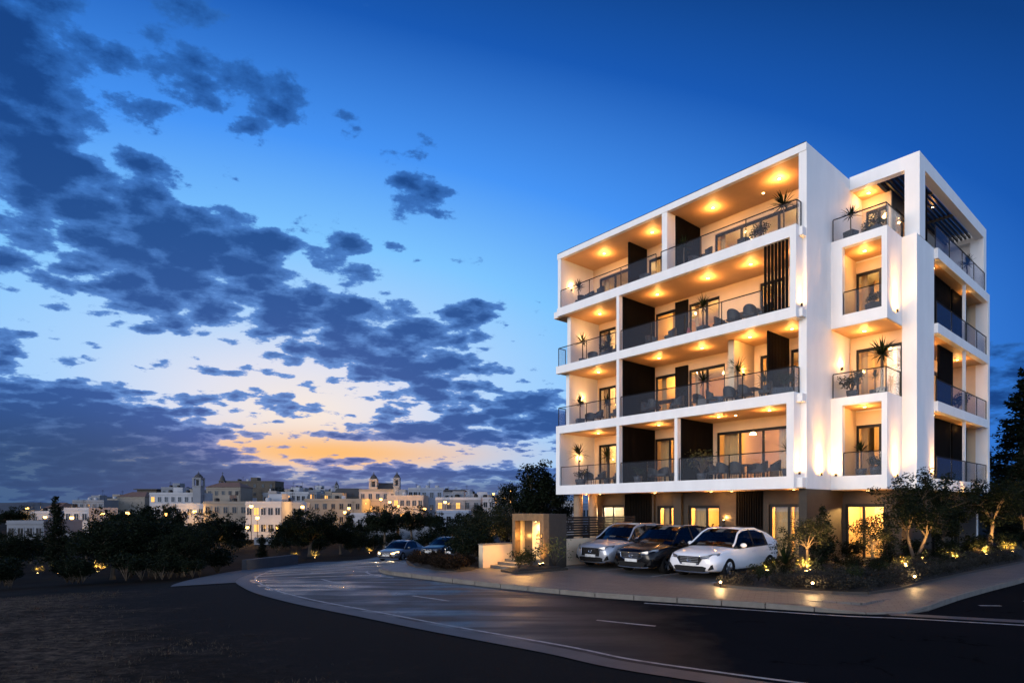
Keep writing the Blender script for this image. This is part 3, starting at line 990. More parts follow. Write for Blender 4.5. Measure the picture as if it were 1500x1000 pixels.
# underside of the upper box glows over the second floor terrace
pbox('soffit', M['soffit'], 0.02, 2.22, 3.02, YR, B[2][0] - .035, B[2][0] - .003)
downlight(.95, 4.2, B[2][0] - .035, 46)
railing([(.06, 3.1), (2.17, 3.1), (2.17, 4.78)], B[1][1], 1.08)
railing([(.06, 3.1), (2.17, 3.1), (2.17, 5.0)], B[3][1], 1.0)
pbox('corner_pier', WH, 2.24, 2.80, 4.8, 5.2, B[0][0], 14.22)
pbox('corner_pier', WH, 2.45, 2.80, 5.2, 7.2, B[0][0], 14.22)
pbox('corner_pier', WH, 0.0, 2.45, YR + .12, 7.2, B[0][0], FL[1])
for k, z0 in ((1, FL[1]), (2, FL[2]), (3, FL[3])):
    zt = CE[k] + .05
    f0 = z0 + .03
    x0, x1 = bx(1254, YR), bx(1322, YR) if k == 2 else 2.03
    wall('y', YR, .15, 0, 2.45, z0, zt, [(x0, x1, f0, z0 + 2.55)], M['cream_wall'])
    window('y', x0, x1, YR + .04, f0, z0 + 2.55, [x0 + (x1 - x0) * .56])
    curtain(x0 + .08, x0 + .35, YR + .4, z0 + .03, zt - .1)
    pbox('room_back_wall', M['room_wall'], 0.0, 2.44, CORE, CORE + .12, z0 + .002, zt)
    pbox('room_floor', M['wood_floor'], 0.02, 2.44, YR + .16, CORE - .003, z0 + .002, z0 + .02)
    room_light(1.1, 6.6, k, 85 if k != 2 else 75, (1.0, .55, .15))
sconce(0.003, 4.1, FL[2] + 1.65, 26)
# roof terrace frame and pergola
ZP0, ZP1 = 17.25, 17.85
pbox('terrace_frame', WH, 2.25, 2.82, 5.1, 5.85, B[3][1], ZP0)
pbox('terrace_frame', WH, 0.004, 2.82, 5.1, 5.45, ZP0, ZP1)
pbox('terrace_frame', WH, 2.45, 2.82, 5.45, 16.5, ZP0, ZP1)
pbox('terrace_frame', WH, 2.2, 2.82, 15.95, 16.5, B[3][1], ZP0)
pbox('terrace_frame', WH, .9, 2.45, 16.15, 16.5, ZP0, ZP1)
pbox('terrace_frame', WH, .9, 2.2, 16.2, 16.45, B[3][1], B[3][1] + .9)
pbox('soffit', M['soffit'], 0.004, 1.0, 5.453, 8.0, ZP0 + .02, ZP0 + .06)
pbox('roof_slab', WH, 0.004, 1.0, 5.453, 16.4, ZP0 + .06, ZP1 - .05)
pg = pbox('pergola', M['dark_metal'], 1.003, 1.09, 5.453, 16.14, ZP0 + .22, ZP0 + .42)
m = MB()
x = 1.16
while x < 2.35:
    m.box(x, x + .085, 5.453, 16.14, ZP0 + .24, ZP0 + .40)
    x += .19
m.box(1.1, 2.44, 8.6, 8.72, ZP0 + .12, ZP0 + .236)
m.box(1.1, 2.44, 12.0, 12.12, ZP0 + .12, ZP0 + .236)
part('pergola_slats', m, M['dark_metal'], pg)
z0 = FL[4]
wall('y', 6.6, .15, 0.0, 1.25, z0, ZP0 + .02, [(.18, 1.15, z0 + .03, z0 + 2.5)], M['cream_wall'])
window('y', .18, 1.15, 6.64, z0 + .03, z0 + 2.5, [.72])
wall('x', 1.25, .15, 6.75, 12.0, z0, ZP0 + .02, [(7.2, 9.6, z0 + .03, z0 + 2.5)], M['dark_stone'])
window('x', 7.2, 9.6, 1.2, z0 + .03, z0 + 2.5, [8.4])
pbox('room_back_wall', M['room_wall'], 0.0, 1.09, 9.8, 9.92, z0 + .002, ZP0 + .02)
room_light(.6, 8.0, 4, 26, drop=.75)
downlight(.5, 6.0, ZP0 + .02, 40)
downlight(1.9, 10.4, ZP0 + .24, 12, .05)
batten_x(2.5, 5.87, 7.1, z0 + .01, ZP0 - .3, back=False, step=.16)
railing([(2.86, 7.15), (2.86, 15.9)], B[3][1], 1.05)
# side loggias
for i, (zb, zt) in enumerate(B[:4]):
    pbox('side_band', WH, 2.70, 2.95, 7.2, 16.6, zb, zt)
    pbox('side_band', WH, 2.40, 2.95, 16.2, 16.6, zt, B[i + 1][0] if i < 3 else zt + .003) if i < 3 else None
for k in (1, 2, 3):
    z0, z1 = FL[k], CE[k] + .05
    pbox('soffit', M['soffit'], 1.3, 2.70, 7.2, 16.2, CE[k] + .012, CE[k] + .05)
    wall('x', 1.3, .15, 7.2, 16.2, z0, z1, [(8.4, 10.6, z0 + .03, z0 + 2.55), (12.6, 14.8, z0 + .03, z0 + 2.55)], M['cream_wall'] if k == 2 else M['dark_stone'])
    window('x', 8.4, 10.6, 1.26, z0 + .03, z0 + 2.55, [9.5])
    window('x', 12.6, 14.8, 1.26, z0 + .03, z0 + 2.55, [13.7])
    pbox('side_mullion', WH, 2.74, 2.86, 12.05, 12.2, B[k - 1][1] + .002, CE[k])
    pbox('loggia_end_wall', M['cream_wall'], 1.3, 2.40, 16.2, 16.35, z0 + .002, z1)
    if k == 2:
        mb = batten_x(2.3, 9.6, 12.0, z0 + .01, CE[k], back=True, step=.12)
    else:
        batten_x(2.2, 7.3, 12.0, z0 + .01, CE[k] - .02, back=True, step=.13)
        batten_x(2.2, 12.3, 15.1, z0 + .01, CE[k] - .02, back=True, step=.13)
    railing([(2.88, 7.25), (2.88, 12.0)], B[k - 1][1], 1.02)
    railing([(2.88, 12.25), (2.88, 16.15)], B[k - 1][1], 1.02)
    downlight(2.45 if k != 2 else 1.9, 9.0 if k == 2 else 8.4, CE[k] + .012, 34 if k == 2 else 5, .06)
    downlight(2.5 if k != 2 else 2.1, 13.9 if k == 2 else 13.4, CE[k] + .012, 30 if k == 2 else 6, .06)
    if k == 2:
        room_light(.4, 9.6, 2, 40)
        room_light(.4, 13.6, 2, 55)
pbox('room_back_wall', M['room_wall'], -.5, -.4, 8.4, 16.2, FL[1], CE[3])

# ------------------------------------------------------------------ ground floor
G0, G1 = KH - .01, CE[0] + .05
YG = 2.2
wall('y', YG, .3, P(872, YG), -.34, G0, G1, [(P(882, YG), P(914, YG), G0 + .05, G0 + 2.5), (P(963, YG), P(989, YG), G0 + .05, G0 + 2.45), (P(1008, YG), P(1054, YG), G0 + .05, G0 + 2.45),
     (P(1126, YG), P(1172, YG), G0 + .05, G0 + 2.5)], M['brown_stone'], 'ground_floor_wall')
window('y', P(882, YG), P(914, YG), YG + .1, G0 + .05, G0 + 2.5, [P(897, YG)])
window('y', P(963, YG), P(989, YG), YG + .1, G0 + .05, G0 + 2.45, [P(980, YG)])
window('y', P(1008, YG), P(1054, YG), YG + .1, G0 + .05, G0 + 2.45, [P(1034, YG)])
window('y', P(1126, YG), P(1172, YG), YG + .1, G0 + .05, G0 + 2.5, [P(1154, YG)])
curtain(P(964, YG), P(975, YG), YG + .5, G0 + .1, G1 - .3)
curtain(P(1010, YG), P(1030, YG), YG + .5, G0 + .1, G1 - .3)
curtain(P(1128, YG), P(1153, YG), YG + .5, G0 + .1, G1 - .3)
curtain(P(1156, YG), P(1166, YG), YG + .5, G0 + .1, G1 - .3)
part('fascia_panel', MB().box(P(918, YG), P(960, YG), YG - .16, YG - .003, G0, G1 - .06), M['dark_stone'])
batten_y(P(919, YG), P(959, YG), YG - .24, G0 + .02, G1 - .08, step=.11)
part('fascia_panel', MB().box(P(990, YG), P(1001, YG), YG - .22, YG - .003, G0, G1 - .06), M['dark_stone'])
part('fascia_panel', MB().box(P(1084, YG), P(1118, YG), YG - .02, YG - .003, G0 + 1.3, G1 - .06), M['dark_timber'])
batten_y(P(1080, YG), P(1116, YG), YG - .12, G0 + 1.45, G1 - .08, step=.12)
part('corner_block', MB().box(-.34, 0, .62, 4.3, G0, CE[0] - .003), M['brown_stone'])
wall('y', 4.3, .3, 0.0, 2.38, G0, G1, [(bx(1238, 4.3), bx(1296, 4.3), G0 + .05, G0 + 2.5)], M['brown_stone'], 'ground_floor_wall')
window('y', bx(1238, 4.3), bx(1296, 4.3), 4.4, G0 + .05, G0 + 2.5, [bx(1264, 4.3)])
pbox('soffit', M['soffit'], .02, 2.22, 3.02, 4.3, CE[0] - .03, CE[0] - .003)
downlight(1.3, 3.6, CE[0] - .03, 22, .06)
wall('x', 2.38, .25, 4.6, 16.4, G0, G1, [(8.4, 9.3, G0 + .05, G0 + 2.4), (11.5, 13.1, G0 + .05, G0 + 2.4)], M['brown_stone'], 'ground_floor_wall')
window('x', 8.4, 9.3, 2.3, G0 + .05, G0 + 2.4)
window('x', 11.5, 13.1, 2.3, G0 + .05, G0 + 2.4, [12.3])
pbox('room_back_wall', M['room_wall'], P(872, YG), 2.1, 6.6, 6.75, G0, G1)
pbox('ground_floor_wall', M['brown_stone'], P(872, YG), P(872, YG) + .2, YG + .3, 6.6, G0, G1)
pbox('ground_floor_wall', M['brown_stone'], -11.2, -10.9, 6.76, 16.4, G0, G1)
for x in (-9.6, -7.6, -.2):
    pbox('party_wall', M['room_wall'], x, x + .12, YG + .31, 6.59, G0, G1)
for x, y, p in ((-10.6, 4.2, 3600), (-8.6, 4.3, 260), (-5.6, 4.3, 480), (-1.6, 4.2, 420), (1.2, 5.6, 420)):
    room_light(x, y, 0, p, (1.0, .80, .50) if p == 3600 else (1.0, .52, .15))
# round columns under the left end
for px, y in ((847, .9), (868.5, 1.5)):
    x = bx(px, y)
    part('column', MB().lathe([(.27, 0), (.27, 3.26)], 20, x, y, G0), M['tan_stone'], smooth=False)
sconce(P(1060, YG), YG - .05, G0 + 1.75, 40, nx=1)
lamp('SPOT', (P(1081, YG), YG - .25, .3), 260, (1.0, .5, .14), HOUSE, .05, 60, (0, .12, 1))

# wall washers on the white walls: small up-lights with their own spot
def washer(x, y, z, nx, ny, p, cone=52):
    d = part('wall_washer', MB().lathe([(.045, 0), (.05, .12), (.04, .12)], 10, x + nx * .10, y + ny * .10, z - .12), M['dark_metal'])
    MB().lathe([(.036, 0), (.036, .006)], 10, x + nx * .10, y + ny * .10, z - .006).build('lamp_face', M['lamp_face'], d)
    lamp('SPOT', (x + nx * .30, y + ny * .30, z - .05), p * 6.0, (1.0, .48, .125), d, .12, cone, (-nx * .26, -ny * .26, 1), 1.0)
    lamp('SPOT', (x + nx * .22, y + ny * .22, z - .02), p * 1.7, (1.0, .48, .125), d, .12, 150, (-nx * .5, -ny * .5, 1), 1.0)
washer(0.0, 1.8, 3.95, 1, 0, 190)
washer(-.26, .3, 3.95, 1, 0, 60)
washer(-.17, .3, 10.95, 1, 0, 50)
washer(.25, 3.0, 3.95, 0, -1, 70)
washer(2.24, 3.9, 3.87, 1, 0, 190)
washer(2.24, 3.9, 10.87, 1, 0, 190)
washer(2.80, 6.9, 3.95, 1, 0, 60)
washer(2.95, 11.2, 3.05, 1, 0, 26)
washer(2.95, 13.8, 3.05, 1, 0, 26)

# ------------------------------------------------------------------ cars
def paint(name, col, metal=0.0, rough=.28, coat=.8, spec=.5):
    m = pbr(name, col, rough, .04, 2.0, metal=metal, coat=coat, spec=spec)
    return m
paint('paint_white', (.78, .78, .79))
paint('paint_silver', (.36, .38, .42), .35, .3, .5)
paint('paint_black', (.0035, .0035, .0045), 0, .22, .12, .22)
paint('paint_grey', (.16, .155, .15), .2, .35)
paint('paint_navy', (.010, .014, .022), 0, .3, .4, .25)
pbr('car_trim', (.006, .006, .0065), .55, .2, 20, spec=.2)
pbr('tyre', (.007, .007, .0075), .85, spec=.15, var=.2, scale=30)
pbr('rim_metal', (.22, .225, .235), .35, .1, 9, metal=.85)
pbr('chrome', (.62, .62, .64), .18, .05, 5, metal=1.0)
pbr('plate', (.62, .62, .60), .5, .12, 12)
pbr('lens', (.10, .11, .13), .08, .2, 14, coat=1.0, spec=.8)
def bake(o):
    dg = bpy.context.evaluated_depsgraph_get()
    me = bpy.data.meshes.new_from_object(o.evaluated_get(dg))
    o.modifiers.clear()
    o.data = me
def wheel(parent, x, y, r=.345):
    s = 1 if x > 0 else -1
    w = bpy.data.objects.new('wheel', None)
    w.location = (x, y, r)
    link(w, parent)
    w.empty_display_size = .1
    MB().lathe([(r * .62, -.11), (r * .93, -.115), (r, -.08), (r, .08), (r * .93, .115), (r * .62, .11)], 32, axis='x', caps=False).build('tyre', M['tyre'], w, smooth=True)
    m = MB().lathe([(.001, -.02), (r * .60, -.02), (r * .63, .098), (r * .66, .098), (r * .66, -.09), (.001, -.09)], 28, axis='x', caps=False)
    m2 = MB()
    for k in range(5):
        t = 2 * math.pi * k / 5
        for dt in (-.16, .16):
            c, q = Vector((0, math.cos(t), math.sin(t))), Vector((0, math.cos(t + dt), math.sin(t + dt)))
            m2.tube([c * .05 + Vector((.07, 0, 0)), q * r * .63 + Vector((.08, 0, 0))], [.030, .022], 5)
    m2.lathe([(.001, .09), (.06, .085), (.065, .05)], 12, axis='x')
    m.mi = [1] * len(m.f)
    m.v = [(p[0], p[1], p[2]) for p in m.v]
    b = MB().add(m2.v, m2.f)
    b.cur = 1
    b.add(m.v, m.f)
    if s < 0:
        b.v = [(-p[0], p[1], p[2]) for p in b.v]
        b.f = [f[::-1] for f in b.f]
    b.build('rim', [M['rim_metal'], M['car_trim']], w)
def car(name, label, loc, rz, mat, kind='suv', group=None, lit=False, small=False, front='hex'):
    c = thing(name, label, 'car', loc, rz, group)
    pm = M[mat]
    dz = {'suv': 0.0, 'coupe': -.02, 'sedan': -.16, 'boxy': .02}[kind]
    #  y, w_sill, z_sill, w_mid, w_belt, z_belt, z_top(centre)
    ST = [(-2.24, .56, .34, .64, .58, .66, .72), (-2.17, .74, .27, .82, .74, .76, .83), (-2.02, .83, .23, .90, .82, .84, .91), (-1.70, .86, .21, .93, .86, .90, .98),
          (-1.15, .87, .21, .92, .885, .975, 1.06), (-.85, .87, .21, .92, .89, 1.00, 1.08), (-.1, .87, .21, .92, .89, 1.02, 1.06), (.8, .87, .21, .92, .89, 1.045, 1.08),
          (1.35, .87, .22, .935, .895, 1.07, 1.10), (1.8, .85, .25, .92, .87, 1.08, 1.11), (2.08, .78, .33, .87, .81, 1.05, 1.09), (2.2, .66, .42, .76, .70, .93, .97)]
    mb = MB()
    for (y, ws, zs, wm, wb, zb, zt) in ST:
        zb, zt = zb + dz * .8, zt + dz * .8
        zm = zs + (zb - zs) * .52
        half = [(0, zs), (ws * .88, zs), (ws, zs + .07), (wm, zm - .06), (wm + .004, zm + .05), (wb + .012, zb - .07), (wb - .02, zb - .005), (wb * .72, zt - .02), (0, zt)]
        ring = half + [(-x, z) for x, z in half[-2:0:-1]]
        mb.v += [(x, y, z) for x, z in ring]
    n = 16
    for i in range(len(ST) - 1):
        for k in range(n):
            mb.f.append((i * n + k, i * n + (k + 1) % n, (i + 1) * n + (k + 1) % n, (i + 1) * n + k))
    mb.f.append(tuple(range(n))[::-1])
    mb.f.append(tuple((len(ST) - 1) * n + k for k in range(n)))
    mb.mi = [0] * len(mb.f)
    body = mb.build('body', [pm, M['car_trim']], c, smooth=True)
    sub = body.modifiers.new('s', 'SUBSURF')
    sub.levels = sub.render_levels = 2
    cut = MB()
    for y in (-1.35, 1.32):
        for s in (-1, 1):
            cut.lathe([(.405, -.22), (.405, .22)], 28, cx=s * .86, cy=y, cz=.36, axis='x')
    cut.mi = [0] * len(cut.f)
    co = cut.build('cutter', [M['car_trim']])
    bo = body.modifiers.new('b', 'BOOLEAN')
    bo.object = co
    bo.operation = 'DIFFERENCE'
    bo.solver = 'EXACT'
    bpy.context.view_layer.update()
    bake(body)
    bpy.data.objects.remove(co)
    # cabin
    zb0 = .985 + dz * .8
    H = {'suv': 1.63, 'coupe': 1.60, 'sedan': 1.42, 'boxy': 1.66}[kind]
    rear = {'suv': [(1.30, H - .045), (1.75, H - .12), (2.08, zb0 + .14)], 'boxy': [(1.35, H - .04), (1.85, H - .10), (2.12, zb0 + .14)],
            'coupe': [(.95, H - .06), (1.50, H - .20), (2.06, zb0 + .14)], 'sedan': [(.7, H - .03), (1.1, H - .14), (1.72, zb0 + .10)]}[kind]
    key = [(-1.06, zb0 + .03), (-.80, zb0 + .17), (-.42, H - .15), (-.14, H - .04), (.25, H), (.75, H - .005)] + rear
    sil = []
    for (p, q) in zip(key[:-1], key[1:]):
        for k in range(3):
            t = k / 3
            sil.append((p[0] + (q[0] - p[0]) * t, p[1] + (q[1] - p[1]) * t))
    sil.append(key[-1])
    ys = [s_[0] for s_ in sil]
    def wt(z):
        return .85 - .24 * max(0, (z - zb0)) / (H - zb0)
    roof, glass, rglass = MB(), MB(), MB()
    i_ws, i_rw = 9, len(sil) - 7          # windscreen ends / rear window begins
    lat = [-1, -.6, -.2, .2, .6, 1]
    def lateral(y, z):
        w = wt(z)
        bow = .10 * max(0.0, min(1.0, (-.1 - y) / .8))
        return [(w * t, y - bow * (1 - t * t), z + .035 * (1 - t * t)) for t in lat]
    for i in range(len(sil) - 1):
        a, b_ = lateral(*sil[i]), lateral(*sil[i + 1])
        tgt = glass if i < i_ws else rglass if i >= i_rw + 1 else roof
        for k in range(5):
            tgt.add([a[k], a[k + 1], b_[k + 1], b_[k]], [(0, 1, 2, 3)])
    bel = lambda y: zb0 + .02 + .025 * (y + 1)
    for s in (-1, 1):
        side = MB()
        for i in range(1, len(sil) - 1):
            (y0, z0), (y1, z1) = sil[i], sil[i + 1]
            b0, b1 = min(bel(y0), z0), min(bel(y1), z1)
            sp = .90
            pts = [(s * .872, y0, b0 - .04), (s * .872, y1, b1 - .04), (s * wt(b1 + (z1 - b1) * sp), y1, b1 + (z1 - b1) * sp), (s * wt(b0 + (z0 - b0) * sp), y0, b0 + (z0 - b0) * sp),
                   (s * wt(z1), y1, z1), (s * wt(z0), y0, z0)]
            cpil = y1 > {'suv': 1.45, 'boxy': 1.6, 'coupe': 1.40, 'sedan': 1.0}[kind]
            (roof if cpil else side).add(pts[:4], [(0, 1, 2, 3) if s > 0 else (3, 2, 1, 0)])
            roof.add([pts[3], pts[2], pts[4], pts[5]], [(0, 1, 2, 3) if s > 0 else (3, 2, 1, 0)])
        side.build('side_window', M['tinted_glass'], c)
        roof.tube([(s * (wt(z) + .004), y, z) for y, z in sil[1:]], .032, 6)
    roof.build('roof', pm, c, smooth=True)
    glass.build('windscreen', M['tinted_glass'], c, smooth=True)
    rglass.build('rear_window', M['tinted_glass'], c, smooth=True)
    pil = MB()
    for s in (-1, 1):
        for y in (.34, 1.22 if kind != 'sedan' else .95):
            zt_ = np.interp(y, ys, [q[1] for q in sil]) - .02
            pil.add([(s * .876, y - .05, bel(y) - .05), (s * .876, y + .05, bel(y) - .05), (s * (wt(zt_) + .006), y + .04, zt_), (s * (wt(zt_) + .006), y - .04, zt_)], [(0, 1, 2, 3)])
        pil.tube([(s * .885, y, bel(y) - .03) for y in np.linspace(-.75, 1.55, 8)], .012, 5)
    pil.build('pillar', M['car_trim'], c)
    seats = MB()
    seats.box(-.7, .7, -.75, -.5, .85 + dz, zb0 + .02)
    for x in (-.38, .38):
        seats.box(x - .24, x + .24, .1, .3, .6, zb0 + .32)
        seats.box(x - .12, x + .12, .16, .26, zb0 + .34, zb0 + .5)
    seats.box(-.62, .62, 1.0, 1.2, .6, zb0 + .22)
    seats.build('seat', M['car_trim'], c)
    if kind != 'sedan':
        sp_ = MB().add([(-.56, key[-2][0] - .12, key[-2][1] + .05), (.56, key[-2][0] - .12, key[-2][1] + .05), (.52, key[-2][0] + .20, key[-2][1] + .02), (-.52, key[-2][0] + .20, key[-2][1] + .02),
                         (-.56, key[-2][0] - .12, key[-2][1] + .01), (.56, key[-2][0] - .12, key[-2][1] + .01), (.52, key[-2][0] + .20, key[-2][1] - .02), (-.52, key[-2][0] + .20, key[-2][1] - .02)],
                        [(0, 1, 2, 3), (7, 6, 5, 4), (0, 4, 5, 1), (1, 5, 6, 2), (2, 6, 7, 3), (3, 7, 4, 0)])
        sp_.build('spoiler', pm, c)
    # face
    fy = -2.23
    zt = .80 + dz * .8
    if front == 'hex':
        gp = [(-.40, zt - .05), (-.46, zt - .12), (-.34, zt - .30), (.34, zt - .30), (.46, zt - .12), (.40, zt - .05)]
    elif front == 'wide':
        gp = [(-.48, zt - .05), (-.44, zt - .22), (-.25, zt - .31), (.25, zt - .31), (.44, zt - .22), (.48, zt - .05)]
    else:
        gp = [(-.46, zt - .04), (-.44, zt - .34), (.44, zt - .34), (.46, zt - .04)]
    g = MB().prism_y(gp, fy - .015, fy + .16)
    gr = g.build('grille', M['car_trim'], c)
    bars = MB()
    for k in range(4):
        z = zt - .09 - k * .055
        bars.box(-.33, .33, fy - .030, fy - .016, z - .009, z + .009)
    bars.build('grille_bar', M['chrome'] if front != 'hex' else M['rim_metal'], gr)
    ring = MB()
    pts = [(.062 * math.cos(t), fy - .04, zt - .16 + .062 * math.sin(t)) for t in np.linspace(0, 2 * math.pi, 17)]
    ring.tube(pts, .011, 5)
    ring.tube([(0, fy - .04, zt - .20), (0, fy - .04, zt - .12)], .012, 5)
    ring.build('emblem', M['chrome'], gr)
    fr = MB()
    fr.tube([(x, fy - .02, z) for x, z in gp + [gp[0]]], .010, 5)
    fr.build('grille_surround', M['chrome'], gr)
    low = MB().prism_y([(-.60, .40), (-.52, .27), (.52, .27), (.60, .40), (.48, .43), (-.48, .43)], fy - .005, fy + .2)
    low.build('bumper_intake', M['car_trim'], c)
    lip = MB().tube([(-.66, fy + .10, .25), (-.5, fy - .01, .235), (0, fy - .03, .23), (.5, fy - .01, .235), (.66, fy + .10, .25)], .022, 6)
    lip.build('bumper_lip', M['rim_metal'], c)
    for s in (-1, 1):
        h = MB()
        a = [(s * .42, fy - .0, zt - .03), (s * .42, fy + .0, zt - .11), (s * .66, fy + .085, zt - .10), (s * .66, fy + .09, zt + .02), (s * .86, fy + .40, zt + .005), (s * .87, fy + .42, zt + .085), (s * .74, fy + .22, zt + .06)]
        h.add([a[0], a[1], a[2], a[3]], [(0, 1, 2, 3) if s > 0 else (3, 2, 1, 0)])
        h.add([a[3], a[2], a[4], a[5], a[6]], [(0, 1, 2, 3, 4) if s > 0 else (4, 3, 2, 1, 0)])
        h.v = [(x + s * .012, y - .03, z) for x, y, z in h.v]
        hl = h.build('headlight', M['headlamp'] if lit else M['lens'], c)
        dr = MB().tube([(s * .45, fy - .035, zt - .105), (s * .67, fy + .045, zt - .095), (s * .87, fy + .36, zt + .012)], .010, 5)
        dr.build('light_strip', M['headlamp'] if lit else M['chrome'], hl)
        fg = MB().prism_y([(s * .58, .42), (s * .80, .50), (s * .80, .36), (s * .66, .31)][::(1 if s > 0 else -1)], fy + .04, fy + .3)
        fg.build('fog_light_recess', M['car_trim'], c)
        mr = MB().ball(s * 1.0, -.62, zb0 + .10, .12, .075, .075, 10, 6)
        mo = mr.build('mirror', pm, c, smooth=True)
        MB().box(min(s * .86, s * .95), max(s * .86, s * .95), -.66, -.60, zb0 + .02, zb0 + .06).build('mirror_arm', M['car_trim'], mo)
        dh = MB()
        for y in (.18, 1.05):
            dh.tube([(s * .935, y - .09, .87 + dz), (s * .95, y - .05, .88 + dz), (s * .95, y + .05, .88 + dz), (s * .935, y + .09, .87 + dz)], .014, 5)
        dh.build('door_handle', pm if mat != 'paint_black' else M['chrome'], c)
        tl = MB().box(min(s * .55, s * .83), max(s * .55, s * .83), 2.06, 2.2, .92 + dz, 1.02 + dz)
        tl.build('tail_light', M['lens'], c)
        st = MB().box(min(s * .80, s * .925), max(s * .80, s * .925), -.9, .9, .20, .29)
        st.build('side_skirt', M['car_trim'], c)
        rl = MB().tube([(s * .60, -.05, H - .01), (s * .60, .05, H + .035), (s * .59, 1.0, H + .025), (s * .59, 1.15, H - .04)], .016, 5)
        if kind in ('suv', 'boxy'):
            rl.build('roof_rail', M['chrome'], c)
    MB().box(-.26, .26, fy - .035, fy - .02, .43, .53).build('number_plate', M['plate'], c)
    for x, y in ((-.82, -1.35), (.82, -1.35), (-.82, 1.32), (.82, 1.32)):
        wheel(c, x, y)
    if lit:
        for s in (-1, 1):
            lamp('SPOT', (s * .62, fy - .12, zt - .04), 150, (1.0, .75, .4), c, .06, 70, (0, -1, -.16))
    return c
def on_court(x, y, dz=0.0):
    p = W(x, y)
    p.z = KH - .002 + dz
    return p
car('parked_car', 'white sporty crossover parked nearest the planted bed', on_court(.02, -5.80), TH, 'paint_white', 'coupe', 'cars parked in front of the apartments', front='hex')
car('parked_car', 'glossy black crossover parked between the silver car and the white car', on_court(-2.18, -6.02), TH, 'paint_black', 'suv', 'cars parked in front of the apartments', front='wide')
car('parked_car', 'silver crossover parked beside the lit entrance portal', on_court(-4.52, -5.55), TH, 'paint_silver', 'boxy', 'cars parked in front of the apartments', front='box')
v = Vector((-8.45, 46.2, 0)); v.z = Tz(v.x, v.y) + .005
car('moving_car', 'grey saloon coming round the bend with its headlights on', v, R(-20), 'paint_grey', 'sedan', lit=True, front='box')
v = Vector((-4.9, 45.0, 0)); v.z = Tz(v.x, v.y) + .12
car('parked_car', 'dark saloon half hidden behind the roundabout shrubs'.replace('roundabout shrubs', 'shrub bed at the bend'), v, R(-28), 'paint_navy', 'sedan', front='box')
v = Vector((-1.2, 31.5, 0)); v.z = Tz(v.x, v.y) + .02
car('parked_car', 'dark blue saloon behind the low cream wall and olive tree', v, R(-62), 'paint_navy', 'sedan', front='box')

# ------------------------------------------------------------------ plants
rng = np.random.default_rng(11)
def leaf_mesh(name, C, size, mat, aspect=2.0, flat=.5, jitter=.5, extra=None, N=None):
    """one quad per point of C (n x 3), turned at random"""
    n = len(C)
    a = rng.normal(size=(n, 3))
    a[:, 2] *= flat
    if N is not None:
        a = a * .8 + N
    a /= np.linalg.norm(a, axis=1, keepdims=True)
    b = rng.normal(size=(n, 3))
    b -= (b * a).sum(1, keepdims=True) * a
    b /= np.linalg.norm(b, axis=1, keepdims=True)
    s = size * (1 - jitter / 2 + jitter * rng.random((n, 1)))
    L_, Wd = a * s * .5, b * s * .5 / aspect
    V = np.stack([C - L_, C + Wd - L_ * .1, C + L_, C - Wd - L_ * .1], 1).reshape(-1, 3)
    me = bpy.data.meshes.new(name)
    me.vertices.add(4 * n)
    me.vertices.foreach_set('co', V.ravel())
    me.loops.add(4 * n)
    me.loops.foreach_set('vertex_index', np.arange(4 * n, dtype=np.int32))
    me.polygons.add(n)
    me.polygons.foreach_set('loop_start', np.arange(0, 4 * n, 4, dtype=np.int32))
    me.polygons.foreach_set('loop_total', np.full(n, 4, dtype=np.int32))
    me.materials.append(M[mat])
    me.update(calc_edges=True)
    me.validate()
    return me
def clumps(tips, per, rad, squash=.8):
    out = []
    for t, k in tips:
        m = max(4, int(per * k))
        p = rng.normal(size=(m, 3))
        p /= np.maximum(np.linalg.norm(p, axis=1, keepdims=True), 1e-6)
        p *= rng.random((m, 1)) ** .45 * rad * (0.7 + .6 * rng.random())
        p[:, 2] *= squash
        out.append(p + np.array(t))
    return np.concatenate(out)
def branching(h, trunk_h, rx, rz, nlimb, r0, lean=.1, wob=.12, up=.8, stems=1):
    """trunk with limbs; returns (mesh builder, tips) for a crown of radius rx, height rz centred above the trunk"""
    mb = MB()
    tips = []
    for s in range(stems):
        bxy = Vector((random.uniform(-.08, .08), random.uniform(-.08, .08), 0)) * (stems > 1)
        d = Vector((random.uniform(-lean, lean), random.uniform(-lean, lean), 1)) if stems == 1 else Vector((math.cos(s * 2.3) * .3, math.sin(s * 2.3) * .3, 1))
        pts, rad = [], []
        for k in range(6):
            t = k / 5
            p = bxy + d * (trunk_h * t) + Vector((math.sin(t * 5 + s) * wob * t * trunk_h * .3, math.cos(t * 4 + s) * wob * t * trunk_h * .3, 0))
            pts.append(p)
            rad.append(r0 * (1.25 - .5 * t) * (1.3 if k == 0 else 1))
        mb.tube(pts, rad, 8)
        top = pts[-1]
        for i in range(nlimb):
            az = 2 * math.pi * (i + random.uniform(-.3, .3)) / nlimb + s
            el = random.uniform(.15, 1.2)
            reach = Vector((math.cos(az) * math.cos(el) * rx, math.sin(az) * math.cos(el) * rx, math.sin(el) * rz * up)) * random.uniform(.7, 1.0)
            a = top - d * random.uniform(0, trunk_h * .15)
            m1 = a + reach * .45 + Vector((0, 0, rz * .12))
            e = a + reach
            mb.tube([a, m1, e], [r0 * .55, r0 * .33, r0 * .10], 6)
            tips.append((tuple(e), 1.0))
            tips.append((tuple(m1 + reach * .2), .6))
            for j in range(3):
                q = m1.lerp(e, random.uniform(.1, .9)) + Vector((random.gauss(0, 1), random.gauss(0, 1), random.gauss(.2, .7))) * rx * .30
                mb.tube([m1.lerp(e, .3), q], [r0 * .2, r0 * .05], 5)
                tips.append((tuple(q), .8))
    return mb, tips
PLANT = {}
